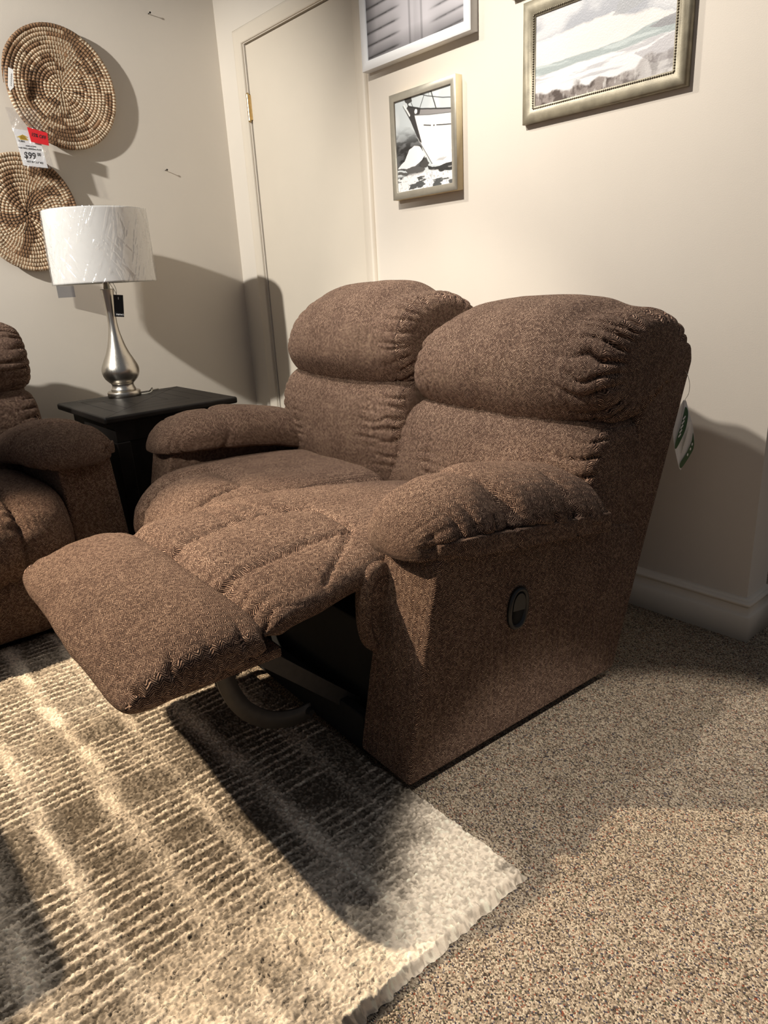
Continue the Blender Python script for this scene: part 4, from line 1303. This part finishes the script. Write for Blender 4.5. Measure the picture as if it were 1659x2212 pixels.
def paint_sea():
    W, H = 300, 190
    S, T = raster(W, H)
    N = fbm(S*6, T*4, 2, 5)-0.5
    img = np.ones((H, W, 3))*lin(203, 203, 204)[None, None]
    wash = smooth01(fbm(S*3.2+1, T*3.0, 12, 5), 0.40, 0.62)
    img = mixc(img, wash*0.9, lin(158, 160, 166))
    # pale cloud ridge
    ridge = T-(0.34-0.10*np.sin(S*3.4+0.4)+0.16*N)
    img = mixc(img, np.exp(-np.maximum(-ridge, 0)/0.02)*(ridge < 0)*0.6, lin(160, 162, 168))
    img = mixc(img, smooth01(ridge, 0.0, 0.03)*0.85, lin(226, 220, 214))
    dc = inpoly(S+0.1*N, T+0.08*N, [(0.55, 0.26), (0.68, 0.08), (0.9, 0.0), (1.0, 0.0), (1.0, 0.14), (0.82, 0.20), (0.66, 0.30)])
    img = mixc(img, dc*0.8, lin(160, 161, 163))
    img = mixc(img, smooth01(T, 0.0, 0.05)*0, lin(1, 1, 1))
    # teal sea band and hills
    hz = 0.60+0.02*np.sin(S*6)+0.05*N
    img = mixc(img, smooth01(T, 0.50, 0.56)*(T < hz+0.2)*0.4, lin(230, 224, 216))
    band = smooth01(T-(0.555-0.10*smooth01(S, 0.45, 1.0)+0.05*N), 0, 0.015)*(1-smooth01(T-(0.675-0.05*S+0.04*N), 0, 0.02))
    img = mixc(img, band*0.95, lin(160, 170, 169))
    img = mixc(img, band*smooth01(fbm(S*5, T*30, 61, 4), 0.5, 0.65)*0.7, lin(196, 204, 202))
    # white surf streaks and pewter bank
    low = smooth01(T-(0.66-0.06*S+0.05*N), 0, 0.02)
    img = mixc(img, low, lin(228, 226, 225))
    st = smooth01(fbm(S*4+6, T*26, 71, 4), 0.54, 0.66)
    img = mixc(img, low*st*0.7, lin(172, 171, 174))
    bank = inpoly(S+0.05*N, T+0.05*N, [(0.82, 0.50), (0.9, 0.46), (1.02, 0.46), (1.02, 0.56), (0.9, 0.54)])
    img = mixc(img, bank*0.9, lin(140, 138, 140))
    bank = inpoly(S+0.1*N, T+0.08*N, [(0.74, 0.72), (0.9, 0.63), (1.02, 0.62), (1.02, 0.88), (0.85, 0.85)])
    img = mixc(img, bank*0.75, lin(176, 172, 174))
    # brown foreground scrub
    top = 0.83-0.04*S+0.13*np.sin(S*4.2)*0.4+0.20*N
    br = smooth01(T-top, 0, 0.03)*(1-smooth01(S, 0.55, 0.95)*0.6)
    img = mixc(img, br*0.9, lin(132, 120, 112))
    img = mixc(img, br*smooth01(fbm(S*16, T*9, 81, 4), 0.42, 0.6)*0.9, lin(74, 62, 56))
    img = mixc(img, br*smooth01(fbm(S*60, T*10, 91, 3), 0.6, 0.75)*0.6, lin(210, 205, 200))
    return img

def paint_plain():
    W, H = 60, 60
    S, T = raster(W, H)
    n = fbm(S*4, T*4, 9, 4)
    img = np.ones((H, W, 3))*lin(200, 202, 205)[None, None]
    return mixc(img, smooth01(n, 0.4, 0.7)*0.7, lin(160, 165, 170))

G = 'framed pictures on the right wall'
picture('framed_picture', 1.071, 1.601, 1.737, 2.267, 0.033, 0.030, paint_slats(), M['whiteframe'],
        'white framed picture of grey weathered boards, hung above the boat picture', M['paint'], G)
picture('framed_picture', 1.205, 1.530, 1.296, 1.636, 0.030, 0.024, paint_boat(), M['silverframe'],
        'silver framed ink drawing of a white boat bow in waves', M['paint'], G, side_mat=M['creamside'])
picture('framed_picture', 1.790, 2.305, 1.4435, 1.757, 0.021, 0.042, paint_sea(), M['champagne'],
        'champagne beaded frame around a grey watercolour seashore', M['paintglit'], G, inset=0.006, bead=True)
picture('framed_picture', 1.745, 2.26, 1.779, 2.09, 0.021, 0.042, paint_plain(), M['champagne'],
        'champagne frame cut off at the top edge, hung directly above the seashore picture', M['paintglit'], G, bead=True)

# ------------------------------------------------------------------ tags on the seating
def sofa_tag():
    n_ = Vector((3.3148-2.47, -1.9049+0.2, 0)).normalized()
    t = empty('booklet_tag', (2.468, -0.210, 0.526), math.atan2(n_.y, n_.x)+PI/2, 'white and green product booklet hanging on string behind the loveseat back', 'tag')
    k = 0.00125/7.375          # metres per traced unit
    def leaf(name, pts, y, mat, curve=0.010, label=None, par=t, th=0.0009):
        pts = catmull([((x-150)*k*1.0, (1370-z)*k) for x, z in pts], 60)
        bm = bmesh.new(); f = []; b = []
        for x, z in pts:
            yy = y-curve*math.sin(min(max(z/0.18, 0), 1)*PI)
            f.append(bm.verts.new((x, yy, z))); b.append(bm.verts.new((x, yy+th, z)))
        bm.faces.new(f); bm.faces.new(b[::-1])
        for i in range(60): bm.faces.new([f[i], b[i], b[(i+1) % 60], f[(i+1) % 60]])
        bmesh.ops.triangulate(bm, faces=[q for q in bm.faces if len(q.verts) > 4])
        bmesh.ops.recalc_face_normals(bm, faces=bm.faces)
        o = obj_from_bm(name, bm, M[mat], par)
        if label: o['label'] = label
        return o
    leaf('booklet_leaf', [(120, 330), (15, 700), (30, 960), (90, 1180), (140, 1370), (165, 1370), (120, 900), (150, 560)], 0.006, 'card', label='white inner leaves seen from the edge')
    cv = leaf('booklet_cover', [(135, 320), (215, 530), (285, 760), (312, 1000), (270, 1150), (165, 1365), (135, 1365), (60, 1090), (45, 1000), (75, 830), (125, 600)], 0.003, 'card')
    leaf('green_edge', [(283, 800), (312, 1000), (270, 1150), (165, 1362), (140, 1290), (215, 1120), (275, 930)], 0.0015, 'green', label='green printed edge of the booklet', par=cv)
    leaf('green_band', [(150, 430), (195, 520), (180, 740), (120, 940), (68, 1060), (50, 1010), (78, 830), (130, 620)], 0.0015, 'green', label='green printed band with white lettering', par=cv)
    for i in range(5):
        x0 = 88+11*i; z0 = 860-66*i
        leaf('printed_line', [(x0, z0), (x0+26, z0-42), (x0+33, z0-26), (x0+5, z0+22)], 0.0004, 'card', par=cv)
    for i, (x0, z0) in enumerate(((288, 975), (270, 1050), (238, 1140))):
        leaf('printed_mark', [(x0, z0-24), (x0+8, z0), (x0-4, z0+24), (x0-12, z0)], 0.0004, 'card', par=cv)
    for i in range(4):
        leaf('printed_text', [(165+14*i, 900-50*i), (172+14*i, 880-50*i), (150+12*i, 1100-60*i), (143+12*i, 1120-60*i)], 0.0022, 'lining', par=cv)
    tube('tag_string', [(-0.002, 0.0, 0.178), (0.004, 0.0, 0.190), (0.006, 0.004, 0.204), (0.004, 0.008, 0.222), (-0.006, 0.012, 0.245), (-0.03, 0.02, 0.27)], 0.0006, M['cordclear'], t, sides=6, n=30)
sofa_tag()

def chair_tag():
    t = empty('swing_tag', (0.215, -1.172, 0.808), math.radians(60), 'small black and yellow swing tag hanging behind the recliner back', 'tag')
    box('tag_card', -0.022, 0.012, -0.0006, 0.0006, 0.0, 0.058, M['blackcard'], t)
    box('tag_header', -0.012, 0.0145, -0.0009, 0.0009, 0.058, 0.072, M['yellow'], t)
chair_tag()

# ------------------------------------------------------------------ rug
def rug():
    x0, x1, y1, y0 = 1.075, 2.700, -1.112, -2.40
    st = 0.0020
    nx = int((x1-x0)/st); ny = int((y1-y0)/st)
    X, Y = np.meshgrid(np.linspace(x0, x1, nx), np.linspace(y0, y1, ny))
    # tufts: jittered cells
    cell = 0.0047
    gx = X/cell; gy = Y/cell
    best = np.full(X.shape, 9.0); idr = np.zeros(X.shape)
    for ox in (-1, 0, 1):
        for oy in (-1, 0, 1):
            ix = np.floor(gx)+ox; iy = np.floor(gy)+oy
            px = ix+0.15+0.7*hash2(ix, iy, 5); py = iy+0.15+0.7*hash2(ix, iy, 6)
            d = np.hypot(gx-px, gy-py)
            m = d < best
            best = np.where(m, d, best); idr = np.where(m, hash2(ix, iy, 9), idr)
    h = 0.018+0.0050*(1-np.clip(best*1.1, 0, 1)**1.6)+0.0034*(idr-0.5)+0.004*(fbm(X*25, Y*25, 3, 3)-0.5)
    ex = np.minimum(np.minimum(X-x0, x1-X), np.minimum(Y-y0, y1-Y))
    h = h*smooth01(ex, -0.002, 0.012)+0.001
    Xd = X+0.003*(fbm(X*90, Y*90, 33, 2)-0.5)*2; Yd = Y+0.003*(fbm(X*90+5, Y*90, 37, 2)-0.5)*2
    edge = 1-smooth01(ex, 0.0, 0.02)
    Xd = Xd+edge*0.008*(fbm(X*90, Y*90, 43, 2)-0.5); Yd = Yd+edge*0.008*(fbm(X*90, Y*90, 47, 2)-0.5)
    # pattern: taupe ground, thin cream ribs running front to back, broken cream bands across
    jit = 0.012*(fbm(X*16, Y*9, 51, 3)-0.5)
    rib = np.abs(((X+jit+0.010*(fbm(X*3, Y*5, 53, 2)-0.5)) / 0.0245 % 1.0)-0.5)*2
    ribm = smooth01(rib, 0.55, 0.90)*smooth01(fbm(X*11+3, Y*4.5, 55, 3), 0.34, 0.56)
    yb = Y+0.03*(fbm(X*5, Y*5, 57, 3)-0.5)
    bands = np.zeros_like(X)
    for c, w, a in ((-1.20, 0.020, 0.5), (-1.335, 0.022, 0.8), (-1.455, 0.016, 0.55), (-1.585, 0.024, 0.9), (-1.72, 0.018, 0.6), (-1.84, 0.026, 0.9), (-2.0, 0.02, 0.7), (-2.2, 0.03, 0.8), (-2.4, 0.02, 0.8)):
        bands = np.maximum(bands, a*np.exp(-((yb-c)/w)**2))
    bands *= 0.55+0.7*smooth01(fbm(X*7, Y*20, 59, 3), 0.35, 0.6)
    blot = smooth01(fbm(X*4.5+1, Y*6, 61, 4), 0.50, 0.70)
    border = smooth01(X, x1-0.36, x1-0.14)
    borderp = border*(0.35+0.75*smooth01(fbm(X*9, Y*9, 65, 4), 0.32, 0.58))
    cream = np.clip(np.maximum(np.maximum(ribm*0.85, bands), np.maximum(blot*0.22, borderp)), 0, 1)
    cream = np.clip(cream+0.35*(idr-0.5), 0, 1)
    base = lin(100, 90, 77); crm = lin(228, 212, 190)
    grn = (0.72+0.56*idr)
    col = base[None, None]*(1-cream[..., None])+crm[None, None]*cream[..., None]
    col = np.clip(col*grn[..., None], 0, 0.9)
    P = np.stack([Xd, Yd, h], -1)
    o = grid_obj('area_rug', P, M['rug'], None, colors=col)
    tag(o, 'cream and taupe striped shag rug on the carpet under the raised footrest', 'rug')
    bk = box('rug_backing', x0+0.004, x1-0.004, y0+0.004, y1-0.004, 0.0005, 0.004, simple('dark_rug_backing', srgb(66, 60, 66), 0.9, noise=0.1), o)
rug()

# ------------------------------------------------------------------ lights
def spot(name, loc, target, power, angle, blend, col, size=0.035):
    l = bpy.data.lights.new(name, 'SPOT')
    l.energy = power; l.spot_size = math.radians(angle); l.spot_blend = blend
    l.color = col; l.shadow_soft_size = size
    o = bpy.data.objects.new(name, l); COL.objects.link(o)
    o.location = loc
    o.rotation_euler = (Vector(target)-Vector(loc)).to_track_quat('-Z', 'Y').to_euler()
    return o

WARM = (1.0, 0.89, 0.74)
NEUT = (1.0, 0.94, 0.86)
spot('track_spot', (1.45, -1.42, 2.75), (2.0, 0.0, 1.15), 200, 72, 0.9, NEUT)
spot('track_spot', (0.20, -2.80, 2.48), (2.35, -1.72, 0.0), 680, 46, 0.3, (1.0, 0.82, 0.61))
spot('track_spot', (0.75, -1.05, 2.65), (2.6, -0.6, 0.2), 85, 70, 0.5, NEUT)
spot('track_spot', (0.95, -3.2, 2.5), (0.0, -0.45, 1.2), 420, 50, 0.7, (1.0, 0.97, 0.91))
spot('track_spot', (2.9, -3.4, 2.5), (1.5, -0.45, 0.50), 285, 27, 0.6, (1.0, 0.92, 0.80), 0.05)
spot('track_spot', (3.9, -1.3, 2.6), (3.08, -0.86, 0.0), 260, 28, 0.15, NEUT, 0.04)

# unseen upholstered block added out of frame to cast a shadow on the rug
def shadow_ottoman():
    root = empty('shadow_ottoman', (1.565, -2.345, 0.0285), 0, 'unseen square brown upholstered block added left of the loveseat footrest to shade the rug', 'shadow_ottoman')
    b = box('base', -0.41, 0.41, -0.38, 0.38, 0.03, 0.33, M['fabric'], root, bevel=0.012, uv=True)
    c = box('cushion', -0.415, 0.415, -0.385, 0.385, 0.33, 0.44, M['fabric'], root, bevel=0.03, seg=4, uv=True)
    for sx in (-1, 1):
        for sy in (-1, 1):
            box('foot', sx*0.36-0.02, sx*0.36+0.02, sy*0.33-0.02, sy*0.33+0.02, 0.0, 0.03, M['espresso'], root, bevel=0.003)
shadow_ottoman()
W = bpy.data.worlds.new('World'); SC.world = W; W.use_nodes = True
W.node_tree.nodes['Background'].inputs['Color'].default_value = (0.86, 0.90, 1.0, 1)
W.node_tree.nodes['Background'].inputs['Strength'].default_value = 0.12

# ------------------------------------------------------------------ camera
def camera():
    f, yaw, pitch, roll, x, y, z = 1519.245, -0.8788, 0.3219, -0.0552, 3.3146, -1.9049, 1.0312
    fw = Vector((math.sin(yaw)*math.cos(pitch), math.cos(yaw)*math.cos(pitch), -math.sin(pitch)))
    r = Vector((math.cos(yaw), -math.sin(yaw), 0)); u = r.cross(fw)
    r2 = math.cos(roll)*r+math.sin(roll)*u; u2 = -math.sin(roll)*r+math.cos(roll)*u
    c = bpy.data.cameras.new('camera'); o = bpy.data.objects.new('camera', c); COL.objects.link(o)
    Mx = Matrix((r2, u2, -fw)).transposed().to_4x4(); Mx.translation = Vector((x, y, z))
    o.matrix_world = Mx
    c.sensor_fit = 'VERTICAL'; c.sensor_height = 24.0
    c.lens = f/2212.0*24.0
    c.clip_start = 0.02
    SC.camera = o
camera()
vs = SC.view_settings
vs.view_transform = 'Standard'; vs.look = 'None'; vs.exposure = 0.13; vs.gamma = 1.0
vs.use_curve_mapping = False
